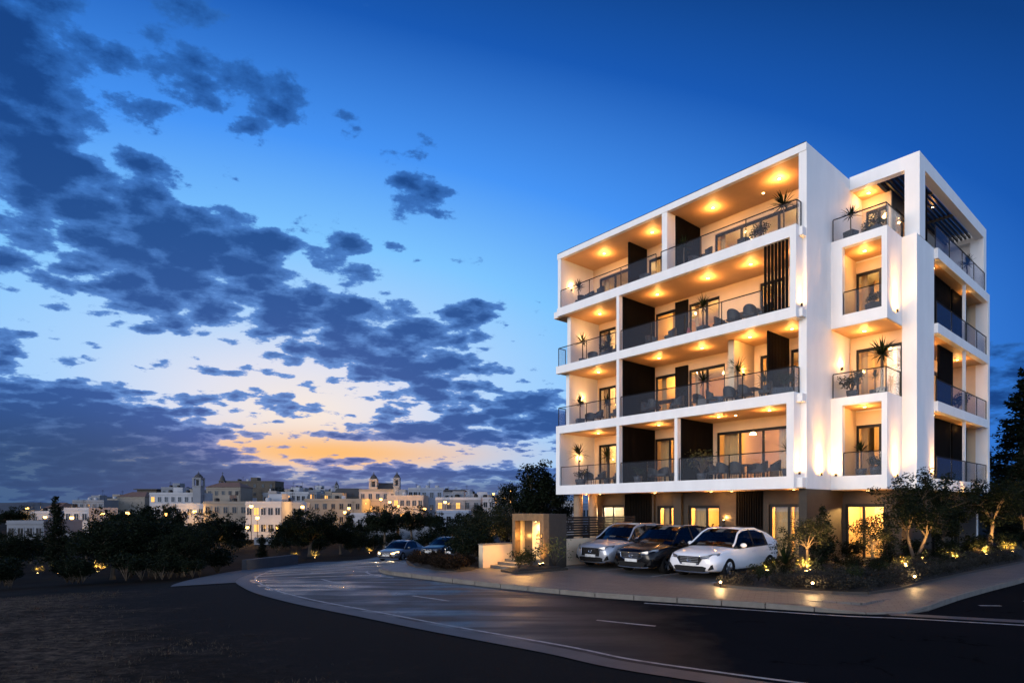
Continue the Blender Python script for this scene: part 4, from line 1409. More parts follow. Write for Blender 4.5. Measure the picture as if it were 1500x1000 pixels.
def proto_tree(key, h, trunk_h, rx, rz, nlimb, r0, leafsize, per, clump, mat, extra=10, aspect=2.0, stems=1, squash=.8, up=.8, spread=.85):
    mb, tips = branching(h, trunk_h, rx, rz, nlimb, r0, stems=stems, up=up)
    for _ in range(extra):
        v_ = rng.normal(size=3)
        v_ /= np.linalg.norm(v_)
        v_ *= rng.random() ** .33
        tips.append(((v_[0] * rx * spread, v_[1] * rx * spread, trunk_h + rz * .42 + v_[2] * rz * .55), random.uniform(.4, 1.0)))
    C = clumps(tips, per, clump, squash)
    C[:, 2] = np.maximum(C[:, 2], trunk_h * .62)
    PLANT[key] = (mb.mesh(key + '_trunk', M['bark'], True), leaf_mesh(key + '_crown', C, leafsize, mat, aspect))
def proto_conifer(key, h, r, mat, n=5200, leaf=.22, gap=.35, r0=.12, skirt=.08):
    mb = MB().tube([(0, 0, 0), (0, 0, h * .5), (0, 0, h * .97)], [r0, r0 * .6, r0 * .12], 7)
    pts, nrm = [], []
    z = h * skirt
    while z < h * .97:
        t = (z - h * skirt) / (h * (1 - skirt))
        rr = r * (1 - t) ** .85 + .05
        nb = max(4, int(9 * (1 - t) + 4))
        for i in range(nb):
            az = random.uniform(0, 2 * math.pi)
            ln = rr * random.uniform(.62, 1.12)
            tip = Vector((math.cos(az) * ln, math.sin(az) * ln, z + ln * random.uniform(.05, .38)))
            root = Vector((0, 0, z))
            if ln > .4:
                mb.tube([root, root.lerp(tip, .9)], [r0 * .22, r0 * .05], 4)
            m = max(8, int(n * rr / r / (h / (r * gap) * 8)))
            for _ in range(m):
                u = random.random() ** .6
                p = root.lerp(tip, u) + Vector((random.gauss(0, 1), random.gauss(0, 1), random.gauss(-.3, .7))) * (.05 + .13 * ln * (1 - u * .6))
                pts.append(p[:])
        z += r * gap * random.uniform(.5, .9) * (.35 + .65 * (1 - t))
    PLANT[key] = (mb.mesh(key + '_trunk', M['bark'], True), leaf_mesh(key + '_crown', np.array(pts), leaf, mat, 2.6))
def proto_bush(key, r, h, n, leaf, mat, aspect=2.0, lobes=9, stem=.02):
    mb = MB()
    tips = []
    for i in range(lobes):
        az = random.uniform(0, 6.28)
        q = random.random() ** .6
        e = Vector((math.cos(az) * r * q * .8, math.sin(az) * r * q * .8, h * random.uniform(.35, .88)))
        mb.tube([(0, 0, 0), e * .5 + Vector((0, 0, .05)), e], [stem, stem * .7, stem * .3], 5)
        tips.append((tuple(e), random.uniform(.6, 1.0)))
    C = clumps(tips, n / lobes, r * .48, .8)
    C[:, 2] = np.maximum(np.abs(C[:, 2]), .02)
    PLANT[key] = (mb.mesh(key + '_stem', M['bark'], True), leaf_mesh(key + '_foliage', C, leaf, mat, aspect))
def blade_mesh(name, base, n, length, width, mat, el0=.2, el1=1.4, droop=.5, seg=4):
    mb = MB()
    for i in range(n):
        az = random.uniform(0, 2 * math.pi)
        el = random.uniform(el0, el1)
        ln = length * random.uniform(.65, 1.1)
        side = Vector((-math.sin(az), math.cos(az), 0))
        p = Vector(base)
        d = Vector((math.cos(az) * math.cos(el), math.sin(az) * math.cos(el), math.sin(el)))
        row = []
        for k in range(seg + 1):
            t = k / seg
            w = width * (1 - t) ** .7 * (.55 + .9 * t if t < .5 else 1) + .001
            row.append((p - side * w, p + side * w))
            d = (d + Vector((0, 0, -droop * t / seg * 1.6))).normalized()
            p = p + d * ln / seg
        vs = [q for r_ in row for q in r_]
        mb.add(vs, [(2 * k, 2 * k + 1, 2 * k + 3, 2 * k + 2) for k in range(seg)])
    return mb.mesh(name, M[mat])
# prototypes
proto_tree('small_tree', 2.5, .95, .85, 1.15, 7, .045, .085, 70, .24, 'leaf_olive', 8, 2.2)
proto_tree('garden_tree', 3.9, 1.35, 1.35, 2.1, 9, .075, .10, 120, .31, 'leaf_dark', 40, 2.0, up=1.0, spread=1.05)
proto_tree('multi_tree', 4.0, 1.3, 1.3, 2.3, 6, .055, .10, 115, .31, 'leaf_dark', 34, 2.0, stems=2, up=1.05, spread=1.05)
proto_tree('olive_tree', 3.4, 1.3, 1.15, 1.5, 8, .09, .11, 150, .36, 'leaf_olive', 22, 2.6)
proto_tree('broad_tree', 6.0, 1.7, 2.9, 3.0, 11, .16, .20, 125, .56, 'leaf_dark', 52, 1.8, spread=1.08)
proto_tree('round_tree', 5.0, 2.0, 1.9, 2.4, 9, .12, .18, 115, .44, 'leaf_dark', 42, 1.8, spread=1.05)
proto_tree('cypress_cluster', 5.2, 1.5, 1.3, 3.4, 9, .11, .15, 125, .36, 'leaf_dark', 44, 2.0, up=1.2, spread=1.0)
proto_conifer('tall_conifer', 12.0, 3.0, 'leaf_dark', 16000, .30, .22)
proto_conifer('conifer', 6.5, 1.7, 'leaf_dark', 5200, .24, .26)
proto_conifer('cone_shrub', 2.4, .62, 'leaf_dark', 2600, .10, .30, .03, .02)
proto_bush('bush', .55, .85, 900, .10, 'leaf_bush')
proto_bush('dark_bush', .8, 1.1, 1300, .12, 'leaf_dark', 1.8, 11)
proto_bush('large_bush', 1.3, 1.9, 2200, .16, 'leaf_dark', 1.8, 14, .03)
proto_bush('low_bush', .42, .42, 800, .055, 'leaf_grey', 1.8, 10, .01)
proto_bush('red_bush', .42, .40, 700, .065, 'leaf_red', 1.8, 10, .01)
proto_bush('twiggy_bush', .45, .75, 420, .065, 'leaf_grass', 2.4, 16, .008)
for key, n, L_, wd, tr in (('dracaena', 60, .60, .034, .85), ('dracaena_tall', 80, .72, .038, 1.3), ('yucca', 90, .85, .036, .25)):
    tk = MB().tube([(0, 0, 0), (.01, 0, tr * .5), (0, .01, tr)], [.035, .03, .028], 7).mesh(key + '_stem', M['bark'], True)
    PLANT[key] = (tk, blade_mesh(key + '_foliage', (0, 0, tr), n, L_, wd, 'leaf_palm', -.35, 1.45, .55))
PLANT['grass_tuft'] = (MB().lathe([(.05, 0), (.04, .05)], 7).mesh('tuft_base', M['bark']), blade_mesh('tuft_foliage', (0, 0, .02), 70, .50, .008, 'leaf_grass', .7, 1.5, .45))
def plant(key, name, label, cat, loc, scale=1.0, group=None, rz=None, names=('trunk', 'crown')):
    t = thing(name, label, cat, loc, random.uniform(0, 6.28) if rz is None else rz, group)
    t.scale = (scale,) * 3 if not hasattr(scale, '__len__') else scale
    obj(names[0], PLANT[key][0], t)
    obj(names[1], PLANT[key][1], t)
    return t
SF = ('stem', 'foliage')
# pots
pot_round = MB().lathe([(.13, 0), (.17, .02), (.22, .30), (.235, .42), (.22, .42), (.20, .38), (.001, .37)], 18).mesh('pot', M['pot_dark'], True)
mbx = MB().taper(-.20, .20, -.20, .20, 0, .46, 1.12)
mbx.box(-.2, .2, -.2, .2, .46, .465)
pot_square = mbx.mesh('pot', M['pot_dark'])
mbx = MB().box(-.55, .55, -.18, .18, 0, .42)
trough = mbx.mesh('pot', M['pot_dark'])
def potted(pot, key, label, x, y, z, s=1.0, group='potted plants on the balconies', dz=.38):
    t = thing('potted_plant', label, 'potted plant', W(x, y, z), random.uniform(0, 6.28), group)
    obj('pot', pot, t)
    s *= 1.22
    obj('stem', PLANT[key][0], t, (0, 0, dz), 0, (s,) * 3)
    obj('foliage', PLANT[key][1], t, (0, 0, dz), 0, (s,) * 3)
    return t
# ------------------------------------------------------------------ balcony furniture
def make_chair():
    t = thing('balcony_chair', 'dark woven balcony chair', 'chair')
    MB().taper(-.25, .25, -.25, .24, .36, .44, 1.04).build('seat', M['wicker'], t)
    MB().box(-.22, .22, -.22, .20, .442, .50).build('cushion', M['cushion'], t)
    b = MB()
    n = 12
    for i in range(n + 1):
        a = math.pi * (-.08 + 1.16 * i / n)
        x, y = .285 * math.cos(a), .02 + .27 * math.sin(a)
        top = .66 + .20 * max(0, math.sin(a))
        o = 1.06
        b.v += [(x, y, .42), (x * o, y * o, top), (x * .93, y * .93, top), (x * .93, y * .93, .42)]
    for i in range(n):
        for k in range(4):
            b.f.append((4 * i + k, 4 * i + (k + 1) % 4, 4 * i + 4 + (k + 1) % 4, 4 * i + 4 + k))
    b.f += [(0, 3, 2, 1), (4 * n, 4 * n + 1, 4 * n + 2, 4 * n + 3)]
    b.mi = [0] * len(b.f)
    b.build('backrest', M['wicker'], t)
    for x in (-.21, .21):
        for y in (-.20, .20):
            MB().tube([(x * 1.12, y * 1.12, 0), (x, y, .37)], [.014, .018], 6).build('leg', M['dark_metal'], t)
    return t
def make_table(w, d, h, name='balcony_table'):
    t = thing(name, 'dark balcony table', 'table')
    MB().box(-w / 2, w / 2, -d / 2, d / 2, h - .04, h).build('tabletop', M['wicker'], t)
    for x in (-w / 2 + .06, w / 2 - .06):
        for y in (-d / 2 + .06, d / 2 - .06):
            MB().box(x - .022, x + .022, y - .022, y + .022, 0, h - .04).build('leg', M['dark_metal'], t)
    return t
chair0, table0, ctable0 = make_chair(), make_table(1.5, .8, .74), make_table(.6, .6, .45)
used = {}
def use(proto, loc, rz, label, group):
    if proto.name not in used:
        used[proto.name] = 1
        proto.location, proto.rotation_euler = loc, (0, 0, rz)
        proto['label'], proto['group'] = label, group
        return proto
    return copy_tree(proto, loc, rz, label, group)
FNAME = {1: 'first', 2: 'second', 3: 'third', 4: 'top'}
ORD = ['leftmost', 'second from the left', 'third from the left', 'fourth from the left', 'fifth from the left', 'sixth from the left', 'seventh from the left', 'eighth from the left', 'rightmost']
def chairs(k, bay, spots):
    n = len(spots)
    for i, (x, y, a) in enumerate(spots):
        pos = ORD[i] if i < n - 1 or n == 1 else 'rightmost'
        use(chair0, W(x, y, FL[k] + .002), TH + R(a), f'dark woven tub chair, {pos} on the {FNAME[k]} floor {bay} balcony', 'chairs on the balconies')
def tables(k, bay, spots, pr, what='dining'):
    for i, (x, y) in enumerate(spots):
        pos = '' if len(spots) == 1 else ('left ' if i == 0 else 'right ')
        use(pr, W(x, y, FL[k] + .002), TH, f'{pos}dark {what} table among the chairs on the {FNAME[k]} floor {bay} balcony', 'tables on the balconies')
LB, MBY, RB = 'left end', 'middle', 'right hand'
chairs(1, LB, [(-12.6, 1.0, 60), (-11.6, .9, -20), (-10.5, 1.1, -80)])
tables(1, LB, [(-11.1, 1.5)], ctable0, 'low')
chairs(1, MBY, [(-8.0, .9, 70), (-7.3, .8, 10), (-6.6, .9, -60)])
tables(1, MBY, [(-7.3, 1.5)], ctable0, 'low')
chairs(1, RB, [(-4.6, 1.2, 80), (-3.9, .7, 175), (-3.2, .7, 185), (-3.8, 1.9, 0), (-3.0, 1.9, 8), (-2.3, 1.2, -85), (-1.5, .8, -40)])
tables(1, RB, [(-3.5, 1.3)], table0)
chairs(2, LB, [(-12.7, 1.2, 40), (-11.8, .9, -10), (-10.6, 1.0, -70)])
chairs(2, 'long', [(-8.4, .9, 80), (-7.8, .7, 170), (-7.1, 1.6, 10), (-6.5, .9, -80), (-5.3, .9, 60), (-4.5, .8, 120), (-3.6, .8, 185), (-2.9, .9, 160), (-2.0, 1.0, -70)])
tables(2, 'long', [(-7.4, 1.15), (-3.3, 1.5)], table0)
chairs(3, LB, [(-12.4, 1.1, 40), (-11.2, 1.0, -30), (-10.4, 1.0, -80)])
chairs(3, 'long', [(-8.2, 1.0, 60), (-7.0, 1.0, -70), (-4.2, 1.0, 80), (-3.4, .8, 175), (-2.6, .8, 190), (-2.0, 1.1, -85)])
tables(3, 'long', [(-3.1, 1.4)], table0)
chairs(4, LB, [(-13.0, .9, 60), (-12.4, .8, 0), (-11.7, .9, -70), (-8.6, 1.0, 30)])
chairs(4, RB, [(-5.6, 1.0, 50), (-4.9, .9, -60), (-3.0, 1.0, 30)])
tables(4, RB, [(-5.2, 1.5)], ctable0, 'low')
# plants on the balconies: pot, kind, x, y, scale
for k, pot, key, x, y, s, lab in (
        (4, pot_square, 'dracaena', -13.3, .9, .8, 'slim dracaena in a square pot at the left end of the top balcony'),
        (4, pot_round, 'dracaena', -6.2, 1.0, .9, 'low spiky plant by the dark battens of the top right balcony'),
        (4, pot_round, 'dracaena_tall', -1.3, 1.3, .82, 'tall spiky dracaena at the right end of the top balcony'),
        (4, pot_round, 'bush', -2.3, 1.0, .7, 'small round shrub in a pot near the top right fin'),
        (3, pot_round, 'dracaena', -13.0, .9, .95, 'dracaena against the lit end wall, third floor left balcony'),
        (3, pot_round, 'dracaena', -12.0, 2.0, .9, 'dracaena by the dark glazed door, third floor left balcony'),
        (3, pot_round, 'bush', -11.2, .75, .55, 'low leafy pot plant behind the glass of the third floor left balcony'),
        (3, pot_square, 'dracaena', -5.0, .8, .95, 'dracaena in a square pot standing before the white wall on the third floor'),
        (2, pot_square, 'dracaena', -13.2, .9, .9, 'dracaena in a square box against the lit end wall, second floor left'),
        (2, pot_round, 'dracaena', -12.1, 2.0, .9, 'dracaena beside the glazed door, second floor left balcony'),
        (2, pot_square, 'dracaena', -5.0, .8, .9, 'bushy dracaena at the glass, middle of the second floor long balcony'),
        (2, pot_round, 'dracaena_tall', -3.6, 1.5, .85, 'tall dracaena in front of the lit partition on the second floor'),
        (2, trough, 'bush', -1.0, .8, .75, 'leafy shrub in a long dark trough at the right end of the second floor'),
        (2, pot_round, 'dracaena', -2.8, 2.5, .8, 'small dracaena at the back by the partition on the second floor'),
        (1, pot_round, 'dracaena_tall', -13.2, .8, .95, 'tall dracaena against the lit end wall, first floor left balcony'),
        (1, pot_round, 'dracaena_tall', -12.0, 1.9, .85, 'slimmer tall dracaena by the door of the first floor left balcony'),
        (1, pot_round, 'dracaena', -10.9, 2.2, .9, 'short dracaena near the divider of the first floor left balcony'),
        (1, pot_round, 'bush', -12.9, .75, .6, 'dense shrub at the glass of the first floor left balcony'),
        (1, pot_round, 'twiggy_bush', -5.2, 1.0, 1.4, 'feathery twiggy plant by the dark battens, first floor right balcony'),
        (1, pot_round, 'dracaena', -.85, .7, .8, 'dracaena at the right end of the first floor right balcony'),
        (1, pot_round, 'bush', -8.9, .8, .55, 'leafy pot plant before the battens of the first floor middle balcony')):
    potted(pot, key, lab, x, y, FL[k] + .004, s, dz=.42 if pot is pot_square else .38)
for x, y, z, pot, key, s, lab in (
        (.65, 3.5, FL[4], pot_square, 'dracaena', .72, 'dracaena in a black pot at the left of the roof terrace'),
        (1.6, 3.75, FL[4], pot_round, 'bush', .6, 'round shrub in a pot behind the corner glass of the roof terrace'),
        (1.2, 4.2, FL[4], pot_round, 'bush', .55, 'small leafy pot plant in the middle of the roof terrace'),
        (2.5, 14.0, FL[4], pot_round, 'dracaena', .8, 'dracaena on the far end of the roof terrace under the white frame'),
        (1.45, 3.75, B[2][1] + .05, pot_square, 'bush', .5, 'leafy plant in a square planter on the third floor boxed balcony'),
        (.62, 3.7, FL[2], pot_round, 'bush', .85, 'rounded shrub in a fat pot on the left of the second floor corner terrace'),
        (1.75, 3.9, FL[2], pot_round, 'dracaena_tall', .92, 'tall palm like dracaena on the second floor corner terrace'),
        (1.35, 4.3, FL[2], pot_round, 'dracaena', .6, 'short dracaena at the back of the second floor corner terrace'),
        (.75, 4.4, B[0][1] + .02, pot_round, 'dracaena', .8, 'slender dracaena beside the door of the first floor boxed balcony'),
        (1.5, 3.9, B[0][1] + .02, pot_round, 'bush', .5, 'shrub at the right of the first floor boxed balcony'),
        (2.15, 13.6, FL[2], pot_round, 'bush', .9, 'shrub in a pot on the lit side loggia of the second floor')):
    potted(pot, key, lab, x, y, z + .004, s, dz=.42 if pot is pot_square else .38)
chairs_side = [(1.2, 3.9, 40)]
use(chair0, W(1.55, 4.3, B[0][1] + .02), TH + R(-60), 'dark woven tub chair on the first floor boxed corner balcony', 'chairs on the balconies')
use(chair0, W(1.1, 4.4, FL[4]), TH + R(20), 'dark woven tub chair on the roof terrace near the glazed door', 'chairs on the balconies')
# vase of flowers by the glass on the third floor
vz = thing('flower_vase', 'red vase with one bent yellow flower on the third floor long balcony', 'vase', W(-5.6, .5, FL[3] + .002), TH)
pbr('vase_red', (.35, .08, .07), .3, .1, 5)
pbr('petal_yellow', (.80, .60, .12), .6, .1, 9)
MB().lathe([(.05, 0), (.09, .12), (.10, .28), (.05, .42), (.07, .46), (.05, .46)], 14).build('vase', M['vase_red'], vz, smooth=True)
fl = MB().tube([(0, 0, .45), (.02, 0, .7), (.12, 0, .9), (.25, 0, .92)], [.008, .007, .006, .005], 5).build('flower_stem', M['leaf_palm'], vz)
MB().ball(.27, 0, .92, .07, .07, .06).build('blossom', M['petal_yellow'], fl, smooth=True)

# dry weeds and stones on the near verge
def weeds():
    V, Fc = [], []
    rw = random.Random(3)
    n = 0
    ov = [p for p in offset(oc, .12) if p.y < 20.3]
    for _ in range(15000):
        i = rw.randrange(len(ov) - 1)
        t = (ov[i + 1] - ov[i]).normalized()
        d = 3.2 + 13 * rw.random() ** 1.2
        p = ov[i].lerp(ov[i + 1], rw.random()) + Vector((-t.y, t.x, 0)) * d
        if mnoise.noise((p.x * .45, p.y * .8, 0)) + rw.uniform(-.25, .25) < .02:
            continue
        z = Tz(p.x, p.y) - .01
        for b_ in range(rw.randint(4, 8)):
            az, el, ln = rw.uniform(0, 6.28), rw.uniform(.15, 1.1), rw.uniform(.025, .09)
            c = Vector((p.x + rw.gauss(0, .06), p.y + rw.gauss(0, .06), z))
            s_ = Vector((-math.sin(az), math.cos(az), 0)) * .005
            e = c + Vector((math.cos(az) * math.cos(el), math.sin(az) * math.cos(el), math.sin(el))) * ln
            V += [tuple(c - s_), tuple(c + s_), tuple(e)]
            Fc.append((n, n + 1, n + 2))
            n += 3
    me = bpy.data.meshes.new('dry_weeds')
    me.from_pydata(V, [], Fc)
    me.materials.append(M['leaf_weed'])
    struct(tag(obj('dry_weeds', me), 'dry weeds scattered over the dark verge in the foreground', 'weeds'), 'stuff')
    mb = MB()
    for _ in range(900):
        i = rw.randrange(len(ov) - 1)
        t = (ov[i + 1] - ov[i]).normalized()
        d = 2.0 + 5 * rw.random()
        p = ov[i].lerp(ov[i + 1], rw.random()) + Vector((-t.y, t.x, 0)) * d
        r_ = rw.uniform(.008, .03)
        z = Tz(p.x, p.y) - .012
        mb.add([(p.x - r_, p.y, z), (p.x + r_ * .8, p.y - r_ * .6, z), (p.x + r_ * .3, p.y + r_, z), (p.x, p.y, z + r_ * 1.1)], [(0, 1, 3), (1, 2, 3), (2, 0, 3)])
    o = mb.build('gravel', M['old_tarmac'])
    struct(tag(o, 'loose gravel along the dark edge of the verge', 'gravel'), 'stuff')
leafmat('leaf_weed', (.030, .024, .016), (.15, .115, .078))
weeds()

# ------------------------------------------------------------------ entrance portal, walls, planting round the house
def LT(name, label, cat, x, y, z=KH, group=None, rz=0.0):
    return thing(name, label, cat, W(x, y, z), TH + rz, group)
pt = LT('entrance_portal', 'small bronze framed entrance portal glowing yellow inside', 'gateway', -6.28, -8.85, 0)
pt.scale = (.76, .82, 1.02)
def pp(name, mat, *b, parent=pt):
    return MB().box(*b).build(name, M[mat], parent)
pbr('bronze_stone', (.20, .115, .05), .55, .28, 5, bump=.4, bscale=22)
pbr('yellow_panel', (.72, .55, .30), .6, .05, 2)
pbr('bronze_door', (.05, .035, .022), .4, .2, 4, stretch=(5, 5, .4))
pbr('ink', (.035, .022, .012), .6, .1, 4)
fl_ = .45
pp('frame', 'bronze_stone', -1.2, -.98, -.75, -.40, .05, 2.17)
pp('frame', 'bronze_stone', .92, 1.2, -.75, -.40, .05, 2.17)
pp('frame', 'bronze_stone', -.98, .92, -.75, -.40, 1.90, 2.17)
pp('side_wall', 'dark_stone', 1.0, 1.2, -.397, .75, .05, 2.165)
pp('side_wall', 'yellow_panel', -1.2, -1.0, -.397, .75, .05, 2.165)
pp('roof', 'dark_stone', -.997, .997, -.397, .75, 1.98, 2.163)
pp('floor', 'kerbstone', -.99, .99, -.745, .75, .05, fl_)
pp('door', 'bronze_door', -.75, -.16, -.30, -.24, fl_ + .002, 1.90)
pnl = pp('sign_panel', 'yellow_panel', -.158, .99, -.30, -.24, fl_ + .002, 1.975)
lg = MB()
for x, h in ((.14, .07), (.22, .11), (.30, .22), (.38, .15), (.47, .28), (.55, .13), (.64, .09), (.74, .06)):
    lg.box(x, x + .045, -.315, -.302, 1.30, 1.30 + h)
lg.build('skyline_emblem', M['ink'], pnl)
lt = MB()
x = .12
for i, k in enumerate((0, 1, 2, 3, 1, 2, 0, 3)):       # a line of flourished strokes, too small to read
    z = 1.17 + .006 * math.sin(i)
    lt.tube([(x, -.308, z), (x + .02, -.308, z + .07), (x + .035, -.308, z + (.0, .03, .06, .02)[k]), (x + .06, -.308, z + .01)], .011, 4)
    x += .088
lt.build('script_mark', M['ink'], pnl)
MB().tube([(.10, -.308, 1.08), (.35, -.308, 1.02), (.62, -.308, 1.03), (.86, -.308, 1.06)], .010, 4).build('underline_stroke', M['ink'], pnl)
ic_ = pp('intercom', 'dark_metal', 1.02, 1.12, -.775, -.752, 1.25, 1.42)
MB().box(1.035, 1.105, -.782, -.776, 1.30, 1.40).build('screen', M['lit_window'], ic_)
pl_ = pp('downlight', 'dark_metal', .34, .46, -.62, -.50, 1.87, 1.898)
MB().lathe([(.045, 0), (.045, .008)], 10, 0.40, -.56, 1.862).build('lamp_face', M['lamp_face'], pl_)
lamp('SPOT', (.40, -.56, 1.85), 190, (1.0, .56, .14), pl_, .05, 140, (0, .30, -1), .8)
lamp('POINT', (-.62, -.52, 1.3), 16, (1.0, .52, .13), pl_, .08)
lamp('SPOT', (0, -.80, 1.8), 620, (1.0, .5, .14), pl_, .06, 120, (.1, -1.0, -1), .9)
for i in range(3):
    pass
stp = LT('entrance_steps', 'three pale stone steps climbing to the glowing portal', 'steps', -6.35, -10.05, 0)
for i in range(3):
    MB().box(-.74, .62, -.62 + .36 * i, .587, KH - .02 + .105 * i, KH + .105 * (i + 1)).build('step', M['kerbstone'], stp)
lw = LT('low_wall', 'low cream rendered wall beside the portal steps', 'wall', -7.32, -10.1, 0)
MB().box(-.14, .12, -.85, .68, .02, 1.0).build('wall', M['cream_wall'], lw)
MB().box(-.16, .14, -.87, .68, 1.0, 1.05).build('coping', M['kerbstone'], lw)
bwall = LT('boundary_wall', 'cream garden wall with a dark slatted fence on top behind the silver car', 'wall', -6.0, -3.5, 0)
MB().box(-.1, .1, -4.38, .4, .05, 1.18).build('wall', M['cream_wall'], bwall)
fm = MB()
for z in np.arange(1.26, 2.05, .105):
    fm.box(-.015, .015, -4.3, .35, z, z + .085)
fs = fm.build('slat_fence', M['dark_metal'], bwall)
for y in (-4.3, -2.7, -1.1, .35):
    MB().box(-.05, -.016, y - .03, y + .03, 1.18, 2.1).build('fence_post', M['dark_metal'], fs)

# planted beds
def bed(name, label, poly, world=False, h=.045, edge=True):
    pts = [Vector((p[0], p[1], 0)) for p in poly] if world else [W(*p) for p in poly]
    c = sum(pts, Vector()) / len(pts)
    z = Tz(c.x, c.y)
    t = thing(name, label, 'flower bed', (c.x, c.y, z))
    q = [((p.x - c.x), (p.y - c.y)) for p in pts]
    m = MB()
    n = len(q)
    m.v = [(x, y, KH - .3) for x, y in q] + [(x * .985, y * .985, KH + h) for x, y in q] + [(x * .8, y * .8, KH + h + .08) for x, y in q] + [(0, 0, KH + h + .14)]
    for i in range(n):
        j = (i + 1) % n
        m.f += [(i, j, n + j, n + i), (n + i, n + j, 2 * n + j, 2 * n + i), (2 * n + i, 2 * n + j, 3 * n)]
    m.mi = [0] * len(m.f)
    m.build('soil', M['soil'], t)
    if edge:
        e = MB()
        for i in range(n):
            a, b_ = Vector((*q[i], 0)), Vector((*q[(i + 1) % n], 0))
            d = (b_ - a).normalized()
            nn = Vector((d.y, -d.x, 0)) * .05
            e.add([(*(a - d * .0)[:2], KH - .05), (*b_[:2], KH - .05), (*(b_ + nn)[:2], KH - .05), (*(a + nn)[:2], KH - .05), (*a[:2], KH + h + .02), (*b_[:2], KH + h + .02), (*(b_ + nn)[:2], KH + h + .02), (*(a + nn)[:2], KH + h + .02)],
                  [(3, 2, 1, 0), (4, 5, 6, 7), (0, 1, 5, 4), (1, 2, 6, 5), (2, 3, 7, 6), (3, 0, 4, 7)])
        e.build('edging', M['dark_stone'], t)
    return t
GARDEN = [(1.5, -8.95), (2.0, -9.14), (3.33, -8.71), (4.49, -8.14), (5.14, -7.57), (5.37, -6.12), (5.33, -3.42), (5.42, 0.05), (5.78, 8.31), (6.1, 18), (2.6, 18), (2.6, 4.5), (.1, 4.5), (.1, .4), (1.3, -2.8)]
bed('planted_bed', 'long dark planted bed wrapping the corner of the apartment block', GARDEN)
bed('planted_bed', 'small planted bed with a dark edge in front of the portal', [(-5.75, -11.2), (-4.75, -11.35), (-4.6, -9.0), (-5.3, -8.95), (-5.75, -9.5)])
bed('planted_bed', 'kerbside shrub bed inside the bend of the road', [(-4.9, 29.5), (-4.61, 26.6), (-3.78, 23.9), (-2.67, 22.2), (-1.94, 21.8), (-1.57, 22.2), (-1.2, 24.0), (-1.3, 27), (-2.5, 31)], world=True)
def scatter(name, label, spots, key, leafmat_, smin, smax, cat='ground cover'):
    """low planting nobody could count: one mass"""
    vs, fs = [], []
    me = PLANT[key][1]
    n = len(me.vertices)
    co = np.empty(n * 3)
    me.vertices.foreach_get('co', co)
    co = co.reshape(-1, 3)
    allv = []
    for (x, y, z) in spots:
        a, s = random.uniform(0, 6.28), random.uniform(smin, smax)
        c, s_ = math.cos(a), math.sin(a)
        q = co * s
        allv.append(np.stack([q[:, 0] * c - q[:, 1] * s_ + x, q[:, 0] * s_ + q[:, 1] * c + y, q[:, 2] * random.uniform(.8, 1.2) + z], 1))
    V = np.concatenate(allv)
    m = bpy.data.meshes.new(name)
    k = len(V) // 4
    m.vertices.add(4 * k)
    m.vertices.foreach_set('co', V.ravel())
    m.loops.add(4 * k)
    m.loops.foreach_set('vertex_index', np.arange(4 * k, dtype=np.int32))
    m.polygons.add(k)
    m.polygons.foreach_set('loop_start', np.arange(0, 4 * k, 4, dtype=np.int32))
    m.polygons.foreach_set('loop_total', np.full(k, 4, dtype=np.int32))
    m.materials.append(M[leafmat_])
    m.update(calc_edges=True)
    o = obj(name, m)
    tag(o, label, cat)
    return struct(o, 'stuff')
def along(poly, step, inset, jit):
    out = []
    for a, b_ in zip(poly[:-1], poly[1:]):
        a, b_ = Vector((*a, 0)), Vector((*b_, 0))
        d = (b_ - a)
        nn = Vector((-d.y, d.x, 0)).normalized()
        for k in range(max(1, int(d.length / step))):
            p = a + d * (k / max(1, int(d.length / step))) + nn * (inset + random.uniform(-jit, jit))
            out.append(p)
    return out
gz = KH + .06
sp_ = []
for ins in (.32, .75, 1.2):
    sp_ += [(*W(p.x, p.y)[:2], gz) for p in along(GARDEN[2:9], .42, ins, .15)]
sp_ += [(*W(1.75 + .28 * i, -8.75 + .1 * i + random.uniform(-.1, .1))[:2], gz - .03) for i in range(3)]
scatter('ground_cover', 'low grey green ground cover along the pavement edge of the corner bed', sp_, 'low_bush', 'leaf_grey', .7, 1.15)
sp_ = []
IS = [(-4.61, 26.6), (-3.78, 23.9), (-2.67, 22.2), (-1.94, 21.8), (-1.57, 22.2), (-1.2, 24.0)]
for ins in (.3, .7, 1.1):
    sp_ += [(p.x, p.y, Tz(p.x, p.y) + gz) for p in along(IS, .4, ins, .15)]
scatter('ground_cover', 'reddish brown ground cover along the kerb inside the bend', sp_, 'red_bush', 'leaf_red', .7, 1.1)
sp_ = [(*W(random.uniform(2.6, 5.0), random.uniform(-1, 16))[:2], gz + .05) for _ in range(46)] + [(*W(random.uniform(1.6, 4.2), random.uniform(-7.5, -1))[:2], gz + .05) for _ in range(16)]
scatter('ground_cover', 'dark leafy undergrowth filling the corner bed below the trees', sp_, 'bush', 'leaf_dark', .3, .6)
def G(key, label, x, y, s=1.0, cat='tree', name=None, names=('trunk', 'crown'), group=None):
    return plant(key, name or cat, label, cat, W(x, y, KH + .14), s, group, names=names)
G('small_tree', 'small uplit tree with pale forked trunk nearest the white car', 2.45, -4.9, 1.0, name='garden_tree')
G('small_tree', 'second small tree with lit trunk below the ground floor corner window', 3.1, -1.3, .95, name='garden_tree')
G('multi_tree', 'tall dark tree with lit twin trunks in front of the corner pier', 3.9, 1.0, 1.0, name='garden_tree')
G('garden_tree', 'tall dark tree with a lit trunk before the side loggias', 4.0, 11.6, 1.12, name='garden_tree')
G('garden_tree', 'dark tree at the far right edge behind the lit trunk', 4.6, 16.0, 1.1, name='garden_tree')
G('cypress_cluster', 'slim dark tree between the corner pier and the side loggias', 3.6, 5.2, .62, name='garden_tree')
